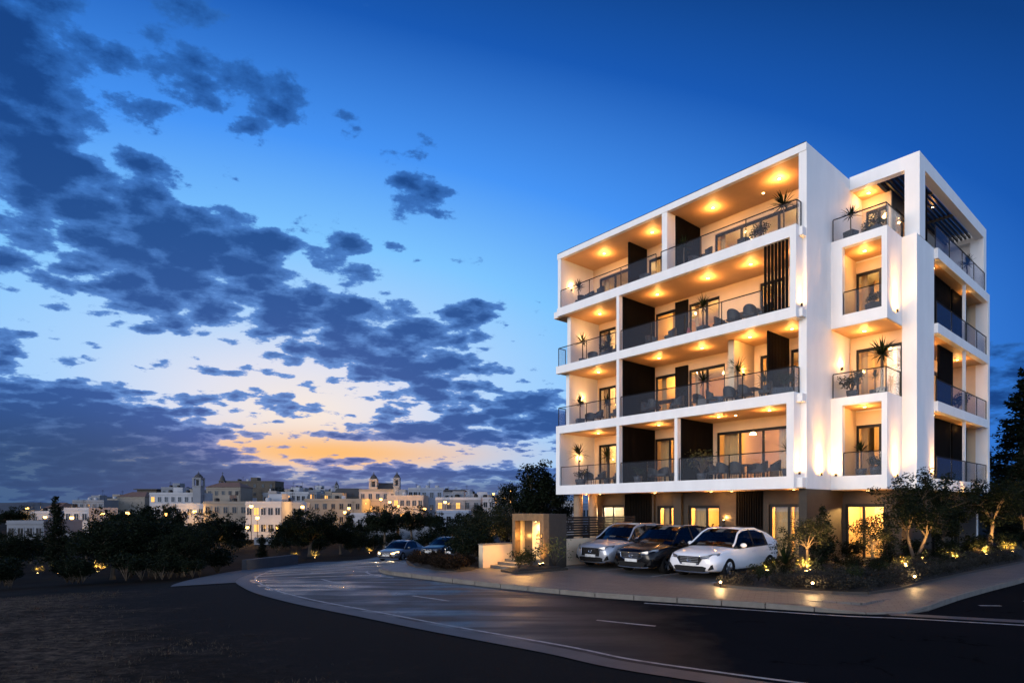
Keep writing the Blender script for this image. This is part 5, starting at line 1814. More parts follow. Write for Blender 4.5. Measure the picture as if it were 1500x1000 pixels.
G('cone_shrub', 'dark cone shaped conifer before the ground floor corner window', 1.15, -.6, .95, 'shrub', 'cone_shrub')
G('cone_shrub', 'smaller cone shaped conifer right of the corner window', 2.6, 1.9, .7, 'shrub', 'cone_shrub')
G('yucca', 'spiky yucca by the rear wheel of the white car', 1.75, -5.0, 1.0, 'shrub', 'yucca', SF)
for i, (x, y, s, key, lab) in enumerate((
        (1.9, -6.2, .5, 'dark_bush', 'low dark shrub between the yucca and the small uplit tree'),
        (1.6, -2.4, 1.0, 'dark_bush', 'dark shrub below the brown stone corner block'),
        (2.2, -.2, .8, 'dark_bush', 'broad dark shrub beneath the cone conifer'),
        (3.9, -3.4, .45, 'dark_bush', 'dark shrub between the two small lit trees'),
        (3.3, 2.9, .8, 'dark_bush', 'dark shrub behind the twin trunked tree'),
        (4.4, 3.2, .8, 'dark_bush', 'dark shrub at the pavement right of the twin trunked tree'),
        (4.6, 6.5, .9, 'dark_bush', 'dark shrub below the side loggias near the pavement'),
        (4.8, 9.6, .9, 'dark_bush', 'dark shrub left of the lit trunk before the side loggias'),
        (5.2, 13.5, 1.0, 'dark_bush', 'dark shrub at the far end of the corner bed'),
        (2.3, -7.9, .55, 'bush', 'low leafy shrub at the left tip of the corner bed'),
        (4.3, -6.4, .6, 'bush', 'low leafy shrub behind the ground cover at the bed corner'),
        (4.7, -4.2, .55, 'bush', 'low leafy shrub by the pavement before the twin trunked tree'),
        (.5, 1.0, .8, 'bush', 'leafy shrub against the foot of the brown stone block'))):
    G(key, lab, x, y, s, 'shrub', 'shrub', SF)
for px, y, s, lab in ((1010, 1.3, .9, 'dark shrub in front of the left ground floor double window'), (1034, 1.4, .75, 'small dark shrub between the ground floor window panes'), (1054, 1.2, 1.15, 'dark shrub below the lit brown stone pier'),
                      (905, 1.3, .8, 'leafy shrub before the bright ground floor window'), (886, 1.2, .6, 'small shrub at the left of the bright ground floor window')):
    G('dark_bush', lab, bx(px, y), y, s, 'shrub', 'shrub', SF)
G('bush', 'leafy shrub hiding the right jamb of the portal', -5.25, -10.2, .85, 'shrub', 'shrub', SF)
G('bush', 'lower shrub at the front of the portal bed', -5.15, -10.9, .7, 'shrub', 'shrub', SF)
G('twiggy_bush', 'thin lit twigs against the dark side of the portal', -4.95, -9.3, 1.5, 'shrub', 'shrub', SF)
# uplit tufts, garden spots and path lights
def spotlight(label, p, power, cone=75, aim=(0, 0, 1), color=(1.0, .55, .17)):
    t = thing('garden_spotlight', label, 'spotlight', p, 0, 'garden spotlights')
    MB().lathe([(.035, 0), (.055, .02), (.06, .12), (.05, .12)], 12).build('housing', M['dark_metal'], t)
    MB().lathe([(.045, 0), (.045, .01)], 12, cz=.112).build('lens', M['lamp_face'], t)
    lamp('SPOT', (0, 0, .16), power * 2.6, color, t, .03, cone, aim, .8)
    return t
gp = KH + .22
for x, y, tx, ty, pw, lab in ((2.75, -5.45, 2.45, -4.9, 170, 'spotlight at the foot of the small tree nearest the white car'), (3.4, -1.9, 3.1, -1.3, 170, 'spotlight at the foot of the second small lit tree'), (4.35, .2, 3.9, 1.0, 190, 'spotlight under the twin trunked tree'),
                      (4.5, 10.8, 4.0, 11.6, 240, 'spotlight under the tree before the side loggias'), (3.3, 4.2, 2.4, 4.9, 90, 'spotlight against the side wall behind the shrubs'), (5.1, 15.2, 4.6, 16.0, 150, 'spotlight at the far end of the corner bed')):
    p, q = W(x, y, gp), W(tx, ty, gp + 1.5)
    spotlight(lab, p, pw, 85, tuple(q - p))
for x, y, s, lab, pw in ((2.25, -7.3, .7, 'glowing uplit tuft beside the front wheel of the white car', 40), (3.1, -6.6, 1.0, 'glowing uplit tuft in front of the small pale trunked tree', 60),
                      (4.5, -2.6, .8, 'glowing uplit tuft before the twin trunked tree', 60), (4.7, 2.2, .9, 'glowing uplit tuft right of the twin trunked tree', 50),
                      (5.2, 8.6, 1.0, 'glowing uplit tuft near the right edge of the bed', 60), (4.9, 5.6, .9, 'glowing uplit tuft between the dark shrubs on the right', 45)):
    G('twiggy_bush', lab, x, y, s, 'shrub', 'grass_tuft', SF)
    spotlight('spotlight under the ' + lab, W(x + .18, y - .34, KH + .32), pw * 3.0, 100, (.15, .65, .75))
spotlight('spotlight at the corner of the portal bed', W(-5.0, -10.0, KH + .14), 22, 90, (.2, .6, 1))
spotlight('spotlight low in the portal bed beside the twigs', W(-5.1, -9.75, KH + .14), 26, 90, (-.3, .8, 1))
def pathlight(label, p, power=14):
    t = thing('path_light', label, 'path light', p, 0, 'path lights')
    MB().lathe([(.025, 0), (.025, .10), (.032, .11), (.032, .125)], 12).build('post', M['dark_metal'], t)
    MB().ball(0, 0, .155, .034, .034, .032).build('globe', M['lamp_face'], t, smooth=True)
    lamp('POINT', (0, -.02, .24), power * 2.4, (1.0, .6, .25), t, .05)
pathlight('small glowing path light at the front of the corner bed', W(4.15, -8.55, KH + .13), 12)
pathlight('small path light on the pavement side of the bed corner', W(5.42, -4.7, KH + .13), 9)
pathlight('small path light at the left tip of the corner bed', W(1.85, -9.25, KH + .0), 14)
pathlight('small path light on the shrub bed at the bend', (-3.9, 26.4, Tz(-3.9, 26.4) + KH + .13), 5)
for x, y, s, lab in ((-2.15, 25.6, .72, 'large dark shrub on the left of the kerbside bed'), (-1.75, 24.2, .62, 'dark shrub in the middle of the kerbside bed'), (-1.35, 25.6, .75, 'dark shrub at the wall end of the kerbside bed'), (-1.7, 27.6, .8, 'dark shrub at the back of the kerbside bed')):
    plant('large_bush', 'shrub', lab, 'shrub', (x, y, Tz(x, y) + KH + .1), s, names=SF)
# trees behind the portal and the wall
TH_ = {}
def tree(key, label, px, Y, s, name='tree', cat='tree', group=None, top=None):
    p = at(px, Y)
    if top is not None:              # scale to the surveyed height of its top
        zs = [v_.co.z for v_ in PLANT[key][1].vertices]
        k = (hz(top, Y) - p.z) / float(np.percentile(zs, 99.7))
        s = (k * s, k * s, k)
    return plant(key, name, label, cat, p, s, group)
tree('olive_tree', 'olive tree with a lit trunk behind the low cream wall', 718, 27.0, .98, 'olive_tree')
spotlight('spotlight under the olive tree behind the low wall', at(724, 26.6) + Vector((0, 0, .0)), 120, 70)
tree('cypress_cluster', 'tall dark tree rising behind the portal', 790, 40, 1.05, 'dark_tree', top=678)
spotlight('spotlight under the tall tree behind the portal', at(783, 39.0), 130, 50)
tree('garden_tree', 'dark tree left of the white columns, beside the tall tree', 760, 44, .8, 'dark_tree', top=706)
tree('garden_tree', 'low dark tree behind the portal roof on the right', 818, 47, .8, 'dark_tree', top=722)
tree('tall_conifer', 'very tall dark conifer at the right edge behind the building', 1502, 40, 1.0, 'conifer')
tree('conifer', 'dark conifer at the far right edge in front of the tall one', 1500, 36, 1.0, 'conifer')
for nm, c in (('lime_white', (.31, .315, .335)), ('lime_pink', (.29, .25, .225)), ('lime_beige', (.19, .165, .135)), ('lime_grey', (.15, .162, .185)), ('lime_blue', (.21, .245, .31)), ('old_stone', (.055, .045, .034)), ('dark_roof', (.035, .034, .036)), ('tile_roof', (.16, .085, .055))):
    pbr(nm, c, .8, .12, .35, bump=.2, bscale=4)

# ------------------------------------------------------------------ the slope on the left
lw2 = thing('low_wall', 'low pale garden wall along the left side of the bend', 'wall', (0, 0, 0))
m = MB()
q0, q1 = Vector((-16.4, 37.0, 0)), Vector((-15.9, 44.5, 0))
d = (q1 - q0).normalized()
nn = Vector((-d.y, d.x, 0)) * .15
m.add([(*(q0 - nn)[:2], -2.2), (*(q1 - nn)[:2], -2.2), (*(q1 + nn)[:2], -2.2), (*(q0 + nn)[:2], -2.2), (*(q0 - nn)[:2], -.72), (*(q1 - nn)[:2], -.95), (*(q1 + nn)[:2], -.95), (*(q0 + nn)[:2], -.72)],
      [(3, 2, 1, 0), (4, 5, 6, 7), (0, 1, 5, 4), (1, 2, 6, 5), (2, 3, 7, 6), (3, 0, 4, 7)])
lw2.location = q0
m.v = [(x - q0.x, y - q0.y, z) for x, y, z in m.v]
m.build('wall', M['path_paving'], lw2)
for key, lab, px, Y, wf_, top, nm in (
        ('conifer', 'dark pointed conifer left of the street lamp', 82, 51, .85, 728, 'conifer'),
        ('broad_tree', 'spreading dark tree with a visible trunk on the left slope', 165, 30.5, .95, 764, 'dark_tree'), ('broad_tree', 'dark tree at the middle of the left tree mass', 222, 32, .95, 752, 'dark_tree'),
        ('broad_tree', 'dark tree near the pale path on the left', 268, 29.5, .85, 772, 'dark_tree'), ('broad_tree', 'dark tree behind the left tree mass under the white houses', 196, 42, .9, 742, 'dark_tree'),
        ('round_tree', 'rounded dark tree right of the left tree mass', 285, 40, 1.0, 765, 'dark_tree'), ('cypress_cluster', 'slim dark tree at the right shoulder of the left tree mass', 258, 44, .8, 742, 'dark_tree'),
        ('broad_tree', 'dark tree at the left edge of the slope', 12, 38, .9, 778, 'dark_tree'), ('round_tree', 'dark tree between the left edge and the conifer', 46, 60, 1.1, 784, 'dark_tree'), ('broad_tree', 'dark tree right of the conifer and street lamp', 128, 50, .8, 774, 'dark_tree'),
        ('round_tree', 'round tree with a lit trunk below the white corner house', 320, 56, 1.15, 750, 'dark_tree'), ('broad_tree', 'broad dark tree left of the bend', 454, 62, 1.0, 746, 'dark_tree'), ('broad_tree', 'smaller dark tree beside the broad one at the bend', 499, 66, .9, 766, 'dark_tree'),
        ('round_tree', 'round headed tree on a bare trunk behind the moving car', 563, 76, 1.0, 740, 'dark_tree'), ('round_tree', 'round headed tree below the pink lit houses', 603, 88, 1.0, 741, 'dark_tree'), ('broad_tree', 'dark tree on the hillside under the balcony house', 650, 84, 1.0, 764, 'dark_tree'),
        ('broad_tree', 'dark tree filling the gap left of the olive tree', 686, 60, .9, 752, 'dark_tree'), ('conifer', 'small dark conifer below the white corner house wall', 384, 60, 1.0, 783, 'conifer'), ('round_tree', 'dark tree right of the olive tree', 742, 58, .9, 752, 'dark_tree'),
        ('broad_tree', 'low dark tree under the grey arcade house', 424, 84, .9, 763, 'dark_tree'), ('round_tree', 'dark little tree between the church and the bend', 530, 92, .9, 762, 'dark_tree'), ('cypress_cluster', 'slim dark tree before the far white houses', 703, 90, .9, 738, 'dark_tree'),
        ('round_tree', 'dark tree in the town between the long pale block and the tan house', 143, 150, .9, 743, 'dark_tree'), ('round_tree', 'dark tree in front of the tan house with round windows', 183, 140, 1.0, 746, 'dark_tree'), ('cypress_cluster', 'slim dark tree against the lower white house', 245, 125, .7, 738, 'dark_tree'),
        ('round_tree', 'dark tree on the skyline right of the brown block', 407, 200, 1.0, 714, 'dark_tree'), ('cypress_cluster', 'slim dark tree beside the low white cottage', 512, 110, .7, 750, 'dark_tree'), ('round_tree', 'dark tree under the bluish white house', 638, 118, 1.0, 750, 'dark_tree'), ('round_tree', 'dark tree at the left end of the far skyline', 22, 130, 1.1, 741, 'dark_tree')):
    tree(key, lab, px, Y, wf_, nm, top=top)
SHR = 'dark rounded shrub among many on the slope below the town'
rs = random.Random(5)
for i in range(46):
    px, Y = rs.uniform(-10, 560), rs.uniform(34, 95)
    if 330 < px < 450 and Y < 50 or (px > 400 and Y < 62):
        continue
    p = at(px, Y)
    if 30 < px < 170 and Y < 46:
        continue
    if p.x > -15.8 and Y < 60 or (-16 < p.x < -9):
        continue
    plant('large_bush', 'shrub', SHR, 'shrub', p, rs.uniform(.7, 1.25), 'shrubs on the slope', names=SF)
for i in range(26):
    px, Y = rs.uniform(-10, 290), rs.uniform(24, 40)
    p = at(px, Y)
    if p.x > -13.5 or 30 < px < 165:
        continue
    plant('dark_bush', 'shrub', 'low dark shrub among many in front of the trees on the left slope', 'shrub', p, rs.uniform(.7, 1.3), 'low shrubs on the slope', names=SF)
for i in range(22):
    px = rs.choice((rs.uniform(172, 296), rs.uniform(172, 296), rs.uniform(-10, 32), rs.uniform(98, 126)))
    plant('dark_bush', 'shrub', 'low dark shrub among many in front of the trees on the left slope', 'shrub', at(px, rs.uniform(26.5, 29.5)), rs.uniform(.6, 1.0), 'low shrubs on the slope', names=SF)
for i in range(26):
    px, Y = rs.uniform(395, 585), rs.uniform(68, 104)
    plant('large_bush', 'shrub', 'dark shrub among many between the bend and the lit houses', 'shrub', at(px, Y), rs.uniform(.7, 1.15), 'shrubs beyond the bend', names=SF)
for i in range(16):
    px, Y = rs.uniform(600, 745), rs.uniform(62, 110)
    plant('large_bush', 'shrub', 'dark shrub among many on the bank below the balcony house', 'shrub', at(px, Y), rs.uniform(.8, 1.3), 'shrubs on the far bank', names=SF)
for px, Y, s, lab in ((85, 41.5, 1.3, 'glowing uplit bush below the conifer on the left'), (143, 42, 1.25, 'glowing uplit bush right of the conifer'), (55, 43, .8, 'small glowing bush at the left edge'), (431, 58, 1.0, 'glowing bush above the low pale garden wall'), (461, 57, 1.0, 'small glowing bush beside the broad tree'), (541, 66, 1.0, 'faint glowing bush left of the moving car')):
    plant('twiggy_bush', 'shrub', lab, 'shrub', at(px, Y), s, names=SF)
    spotlight('spotlight under the ' + lab, at(px, Y - .45), 330 if px < 200 else 150, 110, (0, .6, 1))
spotlight('spotlight at the trunk of the round tree below the white corner house', at(321, 55.3), 150, 60)
# distant hills
def ridge(name, pts, Y, depth, mat):
    m = MB()
    for i, (px, py) in enumerate(pts):
        X = (px - 750) / 885 * Y
        m.v += [(X, Y - depth, -12), (X, Y, hz(py, Y)), (X, Y + depth, -12)]
    m.f = [f for i in range(len(pts) - 1) for f in ((3 * i, 3 * i + 3, 3 * i + 4, 3 * i + 1), (3 * i + 1, 3 * i + 4, 3 * i + 5, 3 * i + 2))]
    m.mi = [0] * len(m.f)
    return struct(m.build(name, M[mat], smooth=True))
pbr('hill_scrub', (.045, .05, .06), .95, .4, .02)
ridge('hills', [(-400, 738), (-200, 735), (-60, 737), (10, 736), (45, 735), (90, 737), (150, 738), (260, 737), (420, 738), (620, 734), (720, 735), (860, 737), (1100, 738), (1500, 737), (2000, 739)], 900, 220, 'hill_scrub')

# ------------------------------------------------------------------ the town
pbr('night_glass', (.012, .014, .018), .12, .2, 3)
wf = MB()
wf.box(-.58, -.45, -.06, .10, -.70, .78); wf.box(.45, .58, -.06, .10, -.70, .78); wf.box(-.45, .45, -.06, .10, .65, .78); wf.box(-.66, .66, -.14, .10, -.80, -.70); wf.box(-.03, .03, -.03, .05, -.70, .65)
pn = MB().box(-.45, .45, -.012, .04, -.70, .65)
rf = MB().lathe([(.50, 0), (.50, .14), (.40, .14), (.40, 0)], 16)
rf.v = [(x, z - .10, y) for x, y, z in rf.v]
rp = MB().lathe([(.42, 0), (.42, .04)], 16)
rp.v = [(x, z - .04, y) for x, y, z in rp.v]
WIN = {'lime_white': 0}
def win_meshes(mat):
    if ('f', mat) not in WIN:
        WIN[('f', mat)] = wf.mesh('window', M[mat])
        WIN[('r', mat)] = rf.mesh('window', M[mat])
    return WIN[('f', mat)], WIN[('r', mat)]
PN, PL = pn.mesh('pane', M['night_glass']), pn.mesh('pane', M['lit_window'])
RN = rp.mesh('pane', M['night_glass'])
def put_window(h, x, y, z, mat, lit=False, s=1.0, rz=0.0, rnd=False):
    w = obj('window', win_meshes(mat)[1 if rnd else 0], h, (x, y, z), rz, (s, 1, s))
    obj('pane', RN if rnd else PL if lit else PN, w)
    return w
def aerial(h, x, y, z, hgt=2.4):
    m = MB().tube([(x, y, z), (x, y, z + hgt)], .035, 4)
    for k in range(3):
        m.tube([(x - .5, y, z + hgt - .2 - .25 * k), (x + .5, y, z + hgt - .2 - .25 * k)], .022, 4)
    m.build('aerial', M['dark_metal'], h)
def house(label, px0, px1, top, Y, mat, cols, rows=2, rz=0.0, lit=(), depth=9.0, roof='flat', trim=None, winmat=None, rnd=False, balcony=False, tanks=1, arcade=0, fl=3.2, s=1.0, name='town_house'):
    X0, X1 = (px0 - 750) / 885 * Y, (px1 - 750) / 885 * Y
    cx, w = (X0 + X1) / 2, (X1 - X0) / max(.8, math.cos(rz))
    zt = hz(top, Y)
    g = min(Tz(cx, Y), zt - 3.5) - 1.5
    h = thing(name, label, 'house', (cx, Y, g), rz)
    H = zt - g
    mt = M[mat]
    x0, x1 = -w / 2, w / 2
    MB().box(x0, x1, 0, depth, 0, H - .45).build('wall', mt, h)
    p = MB()
    p.box(x0 - .04, x1 + .04, -.04, .20, H - .45, H); p.box(x0 - .04, x1 + .04, depth - .2, depth + .04, H - .45, H)
    p.box(x0 - .04, x0 + .2, .20, depth - .2, H - .45, H); p.box(x1 - .2, x1 + .04, .20, depth - .2, H - .45, H)
    p.box(x0 - .12, x1 + .12, -.14, -.043, H - .62, H - .46)
    p.build('parapet', M[trim or mat], h)
    wm = winmat or mat
    k = 0
    for r in range(rows):
        z = H - 1.9 - r * fl
        if z < 1.2:
            break
        for c in range(cols):
            x = x0 + w * (c + .5) / cols
            put_window(h, x, -.005, z, wm, k in lit, s, 0, rnd and r == 0)
            k += 1
        if r < rows - 1:
            MB().box(x0 - .03, x1 + .03, -.07, -.003, z - 1.25 - .09, z - 1.25 + .03).build('string_course', M[trim or mat], h)
        if balcony:
            zb_ = z - .95
            b_ = MB().box(x0 + .3, x1 - .3, -1.1, -.075, zb_ - .16, zb_).build('balcony', M[trim or mat], h)
            rm = MB()
            n = int(w / .35)
            for i in range(n):
                xx = x0 + .34 + (w - .7) * i / max(1, n - 1)
                rm.box(xx - .02, xx + .02, -1.08, -1.04, zb_, zb_ + .95)
            rm.box(x0 + .3, x1 - .3, -1.09, -1.03, zb_ + .95, zb_ + 1.0)
            rm.build('balustrade', M['dark_metal'], b_)
    # side windows where the house turns a flank to the road
    for r in range(rows):
        z = H - 1.9 - r * fl
        if z > 1.2 and rz > .15:
            put_window(h, x1 + .005, depth * .35, z, wm, False, s, math.pi / 2)
            put_window(h, x1 + .005, depth * .7, z, wm, False, s, math.pi / 2)
    if arcade:
        for c in range(arcade):
            x = x0 + w * (c + .5) / arcade
            m = MB()
            pts = [(x - .75, .1), (x + .75, .1)] + [(x + .75 * math.cos(t), 2.0 + .75 * math.sin(t)) for t in np.linspace(0, math.pi, 9)]
            zz = H - (rows) * fl - 2.7
            m.prism_y([(a, b_ + zz) for a, b_ in pts], -.02, .3)
            m.build('arch', M['night_glass'], h)
    if roof == 'pitched':
        m = MB()
        m.add([(x0 - .3, -.35, H), (x1 + .3, -.35, H), (x1 + .3, depth + .35, H), (x0 - .3, depth + .35, H), (x0 + w * .22, depth / 2, H + 1.6), (x1 - w * .22, depth / 2, H + 1.6)],
              [(0, 1, 5, 4), (1, 2, 5), (2, 3, 4, 5), (3, 0, 4), (3, 2, 1, 0)])
        m.build('roof', M['tile_roof'], h)
    elif roof == 'slab':
        MB().box(x0 - .9, x1 + .9, -.9, depth + .9, H + .01, H + .35).build('roof', M['dark_roof'], h)
    elif roof == 'mansard':
        MB().taper(x0, x1, 0, depth, H, H + 2.6, .72).build('roof', M['dark_roof'], h)
    else:
        MB().box(x0 + .2, x1 - .2, .2, depth - .2, H - .45, H - .38).build('roof', M['lime_grey'], h)
        if w > 6 and tanks:
            rr = random.Random(px0)
            bx0 = x0 + w * rr.uniform(.1, .5)
            MB().box(bx0, bx0 + 2.6, 3, 6.5, H - .38, H + 1.5).build('stair_hut', M[mat], h)
        for t in range(tanks):
            rr = random.Random(px0 * 7 + t)
            xx = x0 + w * rr.uniform(.15, .85)
            MB().lathe([(.5, 0), (.55, .1), (.55, .9), (.45, 1.1), (.12, 1.15)], 12, xx, rr.uniform(1, 3), H - .38).build('water_tank', M['dark_metal'] if rr.random() < .6 else M['lime_white'], h)
        rr = random.Random(px1)
        aerial(h, x0 + w * rr.uniform(.1, .9), 2, H - .4, rr.uniform(1.6, 3.2))
    return h, H, w
house('tiny lit pale house at the far left edge of town', 30, 50, 747, 150, 'lime_beige', 2, 1, lit=(0,), tanks=0)
house('small white house with two dark windows, left of the conifer', 45, 72, 748, 138, 'lime_white', 2, 1, tanks=1)
house('small house with a reddish roof behind the white one at far left', 64, 84, 744, 165, 'lime_pink', 2, 1, roof='pitched', tanks=0)
house('low beige house at the foot of the town on the far left', 10, 64, 762, 100, 'lime_grey', 4, 1, tanks=0)
house('white house beside the leftmost street lamp', 94, 130, 743, 122, 'lime_white', 3, 2, tanks=1)
house('long pale block with a low roof line, left part of town', 106, 152, 732, 185, 'lime_grey', 5, 2, tanks=2)
house('tan house with arched windows and small roof huts', 148, 178, 730, 200, 'lime_beige', 4, 2, tanks=1)
house('long tan house with round windows', 172, 212, 727, 192, 'lime_beige', 3, 2, rnd=True, roof='pitched', tanks=0)
house('dark tall block with an overhanging flat roof', 201, 229, 717, 230, 'old_stone', 3, 3, roof='slab')
house('white upper house with a row of windows left of the bell tower', 219, 288, 721, 168, 'lime_white', 7, 2, tanks=2, lit=(0,))
house('lower white house with one window above the tree mass', 222, 302, 737, 138, 'lime_white', 5, 2, tanks=0)
house('tan house with a brown tiled roof right of the bell tower', 302, 352, 713, 190, 'lime_beige', 5, 2, roof='pitched')
house('dark brown fortress like block on the skyline', 331, 403, 704, 235, 'old_stone', 6, 3, tanks=3)
house('long beige two storey house below the brown block', 298, 363, 734, 134, 'lime_beige', 5, 2, tanks=2)
house('white corner house with lit windows above the broad tree', 360, 412, 734, 116, 'lime_white', 5, 3, lit=(1, 6, 11), trim='lime_white', tanks=1)
house('bluish white house joined to the right of the corner house', 412, 447, 735, 122, 'lime_blue', 3, 2, rz=.25, tanks=1)
house('white upper house with arched windows behind the corner house', 411, 463, 720, 182, 'lime_white', 7, 2, tanks=2, lit=(1,))
house('pale house with roof huts left of the mansard house', 442, 490, 723, 200, 'lime_grey', 5, 2, tanks=3)
house('long grey house with an arcade, middle of town', 446, 530, 730, 148, 'lime_beige', 7, 2, arcade=7, tanks=2)
house('house with a dark mansard roof and a round window', 486, 528, 727, 186, 'old_stone', 3, 2, rnd=True, roof='mansard')
house('low white cottage below the church', 508, 547, 751, 118, 'lime_white', 3, 1, tanks=0, depth=6)
house('pink white house lit by a lamp, right of the church', 567, 620, 725, 148, 'lime_pink', 6, 3, lit=(1, 8), tanks=1)
house('narrow white house rising behind the pink one', 598, 619, 714, 172, 'lime_white', 3, 2, tanks=1)
house('tall bluish white house with dark windows', 616, 649, 714, 158, 'lime_blue', 3, 3, rz=.1, tanks=2)
house('white house under a broad flat green roof', 642, 676, 719, 172, 'lime_white', 4, 2, roof='slab', tanks=0)
house('wide house with long balconies and a lit recess', 638, 704, 728, 138, 'lime_grey', 5, 2, balcony=True, lit=(0, 2), trim='lime_white')
house('low white house front below the balcony house', 640, 686, 747, 124, 'lime_blue', 4, 1, tanks=0)
house('small white houses stepping down right of the balcony house', 690, 724, 728, 158, 'lime_white', 4, 2, tanks=2)
house('far pale house between the olive tree and the tall tree', 714, 752, 724, 190, 'lime_grey', 5, 2, tanks=1, lit=(1, 4))
house('white house glimpsed left of the round columns', 818, 852, 733, 120, 'lime_white', 4, 2, tanks=0)
house('pale house glimpsed between the round columns', 850, 884, 738, 128, 'lime_blue', 4, 2, tanks=0)
# extra roofs stepping up behind
for (a, b_, t, Y, mt, lab) in ((236, 262, 713, 215, 'lime_grey', 'small grey roof house behind the white row left of the bell tower'), (262, 284, 716, 205, 'lime_beige', 'small beige roof house beside the bell tower'),
                            (425, 446, 714, 230, 'lime_grey', 'small grey house on the skyline right of the brown block'), (452, 476, 716, 235, 'lime_white', 'little white house on the skyline between aerials'), (655, 700, 722, 215, 'old_stone', 'dark house on the skyline behind the green roof'),
                            (130, 150, 727, 225, 'lime_grey', 'little grey house on the skyline at the left')):
    house(lab, a, b_, t, Y, mt, 3, 1, tanks=2)
# crowded little roofs between the larger houses
rt = random.Random(21)
for i in range(34):
    px = rt.uniform(60, 735)
    Y = rt.uniform(150, 240)
    top = rt.uniform(716, 733) if px > 200 else rt.uniform(730, 739)
    wd = rt.uniform(9, 20)
    house('small flat roofed house among the crowded roofs of the far town', px, px + wd, top, Y, rt.choice(['lime_white', 'lime_white', 'lime_blue', 'lime_pink', 'lime_grey', 'lime_beige']), rt.choice((2, 3)), 2, rz=rt.uniform(-.25, .35), lit=(rt.choice((0, 1, 7, 7)),), depth=6, tanks=rt.choice((0, 1, 2)))[0]['group'] = 'small houses of the far town'
# bell towers
def tower(name, label, px, w_px, base_py, belfry_py, dome_py, top_py, Y, mat, parent=None):
    X = (px - 750) / 885 * Y
    w = w_px / 885 * Y
    g = Tz(X, Y) - 1
    t = parent or thing(name, label, 'tower', (X, Y, g))
    o = Vector((0, 0, 0)) if parent is None else Vector((X, Y, g)) - parent.location
    zb, zf, zd = hz(base_py, Y) - g + o.z, hz(belfry_py, Y) - g + o.z, hz(dome_py, Y) - g + o.z
    zt = hz(top_py, Y) - g + o.z
    h = w / 2
    sh = MB().box(o.x - h, o.x + h, o.y - h, o.y + h, o.z, zf)
    sh.box(o.x - h * 1.15, o.x + h * 1.15, o.y - h * 1.15, o.y + h * 1.15, zf - .3, zf)
    tw = sh.build('tower_shaft' if parent else 'shaft', M[mat], t)
    bf = MB()
    k = h * .86
    for sx in (-1, 1):
        for sy in (-1, 1):
            bf.box(o.x + sx * k - .22 * h, o.x + sx * k + .22 * h, o.y + sy * k - .22 * h, o.y + sy * k + .22 * h, zf, zd)
    for ax in range(4):
        pts = [(.62 * h * math.cos(a), .62 * h * math.sin(a)) for a in np.linspace(0, math.pi, 7)]
    bf.box(o.x - k, o.x + k, o.y - k, o.y + k, zd - (zd - zf) * .25, zd)
    bf.box(o.x - h * 1.12, o.x + h * 1.12, o.y - h * 1.12, o.y + h * 1.12, zd - .15, zd + .1)
    bl = bf.build('belfry', M[mat], tw if parent else t)
    MB().box(o.x - .4 * h, o.x + .4 * h, o.y - .4 * h, o.y + .4 * h, zf, zd - .3).build('bell' if not parent else 'belfry_core', M['dark_roof'], bl if not parent else tw)
    hd = (zt - zd) * .62
    dm = MB().lathe([(h * 1.18, 0), (h * 1.05, hd * .12), (h * .9, hd * .4), (h * .55, hd * .75), (h * .16, hd), (h * .10, hd * 1.05)], 12, o.x, o.y, zd + .1)
    dm.tube([(o.x, o.y, zd + hd), (o.x, o.y, zt)], .07, 5)
    dm.tube([(o.x - .35, o.y, zt - .45), (o.x + .35, o.y, zt - .45)], .06, 4)
    dm.build('dome', M['dark_roof'], tw if parent else t, smooth=False)
    return t
tower('bell_tower', 'slim pale bell tower with a dark dome and cross', 291, 11.5, 735, 711, 700, 690, 167, 'lime_grey')
tower('bell_tower', 'small dark spire behind the tan house', 326, 7, 715, 709, 704, 691, 200, 'old_stone')
tower('bell_tower', 'little dark roof turret with a finial in the middle of town', 493, 5, 725, 714, 711, 704, 188, 'lime_grey')
ch, CH, cw = house('yellow lit church front between its two domed towers', 526, 581, 716, 158, 'lime_pink', 5, 3, lit=(5, 6), trim='lime_beige', tanks=0, name='church')
ch['category'] = 'church'
MB().add([(-cw * .16, .5, CH), (cw * .46, .5, CH), (cw * .46, 9, CH), (-cw * .16, 9, CH), (-cw * .06, 2.5, CH + 1.7), (cw * .40, 2.5, CH + 1.7), (cw * .40, 7, CH + 1.7), (-cw * .06, 7, CH + 1.7)],
         [(0, 1, 5, 4), (1, 2, 6, 5), (2, 3, 7, 6), (3, 0, 4, 7), (4, 5, 6, 7)]).build('nave_roof', M['dark_roof'], ch)
tower('church', '', 547.5, 10.5, 717, 713, 702, 691, 159, 'lime_pink', ch)
tower('church', '', 581.5, 8.5, 745, 711, 700, 690, 156, 'lime_grey', ch)
# retaining terraces
for px0, px1, pt_, Y, lab in ((372, 440, 787, 100, 'pale terrace wall below the white corner house'), (585, 640, 771, 100, 'grey terrace wall below the pink lit houses'), (95, 160, 780, 95, 'pale terrace wall by the leftmost street lamp'), (505, 580, 774, 98, 'terrace wall below the low white cottage')):
    X0, X1 = (px0 - 750) / 885 * Y, (px1 - 750) / 885 * Y
    w_ = thing('terrace_wall', lab, 'wall', ((X0 + X1) / 2, Y, -6), 0, 'terrace walls below the town')
    MB().box(-(X1 - X0) / 2, (X1 - X0) / 2, 0, .5, 0, hz(pt_, Y) + 6).build('wall', M['lime_grey'], w_)
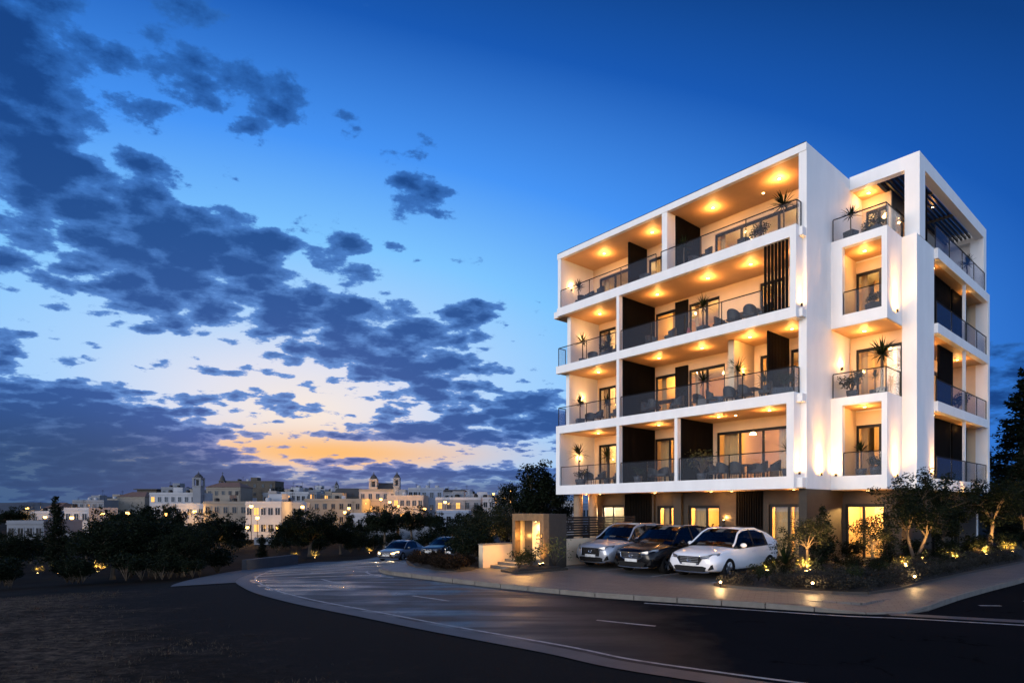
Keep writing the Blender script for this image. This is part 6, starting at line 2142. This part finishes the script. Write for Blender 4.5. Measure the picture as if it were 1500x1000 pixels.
# street lamps of the town
def street_lamp(label, px, py, Y, power, hgt=4.5):
    X = (px - 750) / 885 * Y
    zl = hz(py, Y)
    zg = min(Tz(X, Y), zl - 2.5)
    t = thing('street_lamp', label, 'street lamp', (X, Y, zg), 0, 'street lamps in the town')
    h = zl - zg
    MB().tube([(0, 0, 0), (0, 0, .8), (0, 0, h - .25)], [.10, .07, .05], 8).build('post', M['dark_metal'], t)
    MB().lathe([(.06, -.28), (.22, .20), (.28, .22), (.05, .42)], 8, cz=h).build('lantern', M['dark_metal'], t)
    MB().ball(0, 0, h, .36, .36, .34).build('globe', M['lamp_town'], t, smooth=True)
    lamp('POINT', (0, -.6, h - .1), power * 1.9, (1.0, .50, .13), t, .3)
for px, py, Y, pw, lab in ((105, 758, 117, 900, 'lamp before the white house right of the conifer'), (285, 749, 134, 1900, 'lamp against the lower white house under the bell tower'), (377, 758, 112, 650, 'lamp before the white corner house'),
                       (505, 750, 140, 1100, 'lamp at the foot of the grey arcade house'), (511, 744, 142, 900, 'lamp higher up the lane by the arcade house'), (534, 737, 152, 1700, 'lamp at the left of the church front'), (558, 731, 154, 1700, 'lamp high on the church front'),
                       (583, 741, 143, 1500, 'lamp before the pink lit house'), (571, 735, 145, 500, 'small lamp between church and pink house'), (622, 745, 140, 900, 'lamp at the foot of the bluish white house'), (652, 735, 135, 500, 'lamp in the recess of the balcony house'),
                       (723, 723, 182, 900, 'lamp left of the tall tree on the skyline'), (747, 718, 182, 1200, 'bright lamp on the skyline beside the tall tree'), (738, 729, 150, 400, 'small lamp below the skyline by the tall tree'),
                       (66, 757, 134, 500, 'lamp left of the conifer at the small white house'), (40, 744, 147, 500, 'lamp at the tiny far left house'), (96, 739, 180, 300, 'small lamp behind the white house at left'),
                       (443, 742, 120, 500, 'lamp on the bluish white house'), (368, 741, 114, 150, 'small lamp under the upper windows of the corner house'), (407, 773, 112, 350, 'lamp low at the right foot of the corner house'), (362, 772, 112, 350, 'lamp low at the left foot of the corner house'),
                       (150, 752, 120, 90, 'pale small lamp in the trees at left'), (187, 751, 120, 120, 'pale small lamp shining through the tree mass'), (243, 753, 124, 120, 'pale lamp under the white row of houses'), (330, 776, 105, 120, 'small lamp beyond the round tree')):
    street_lamp(lab, px, py, Y, pw)
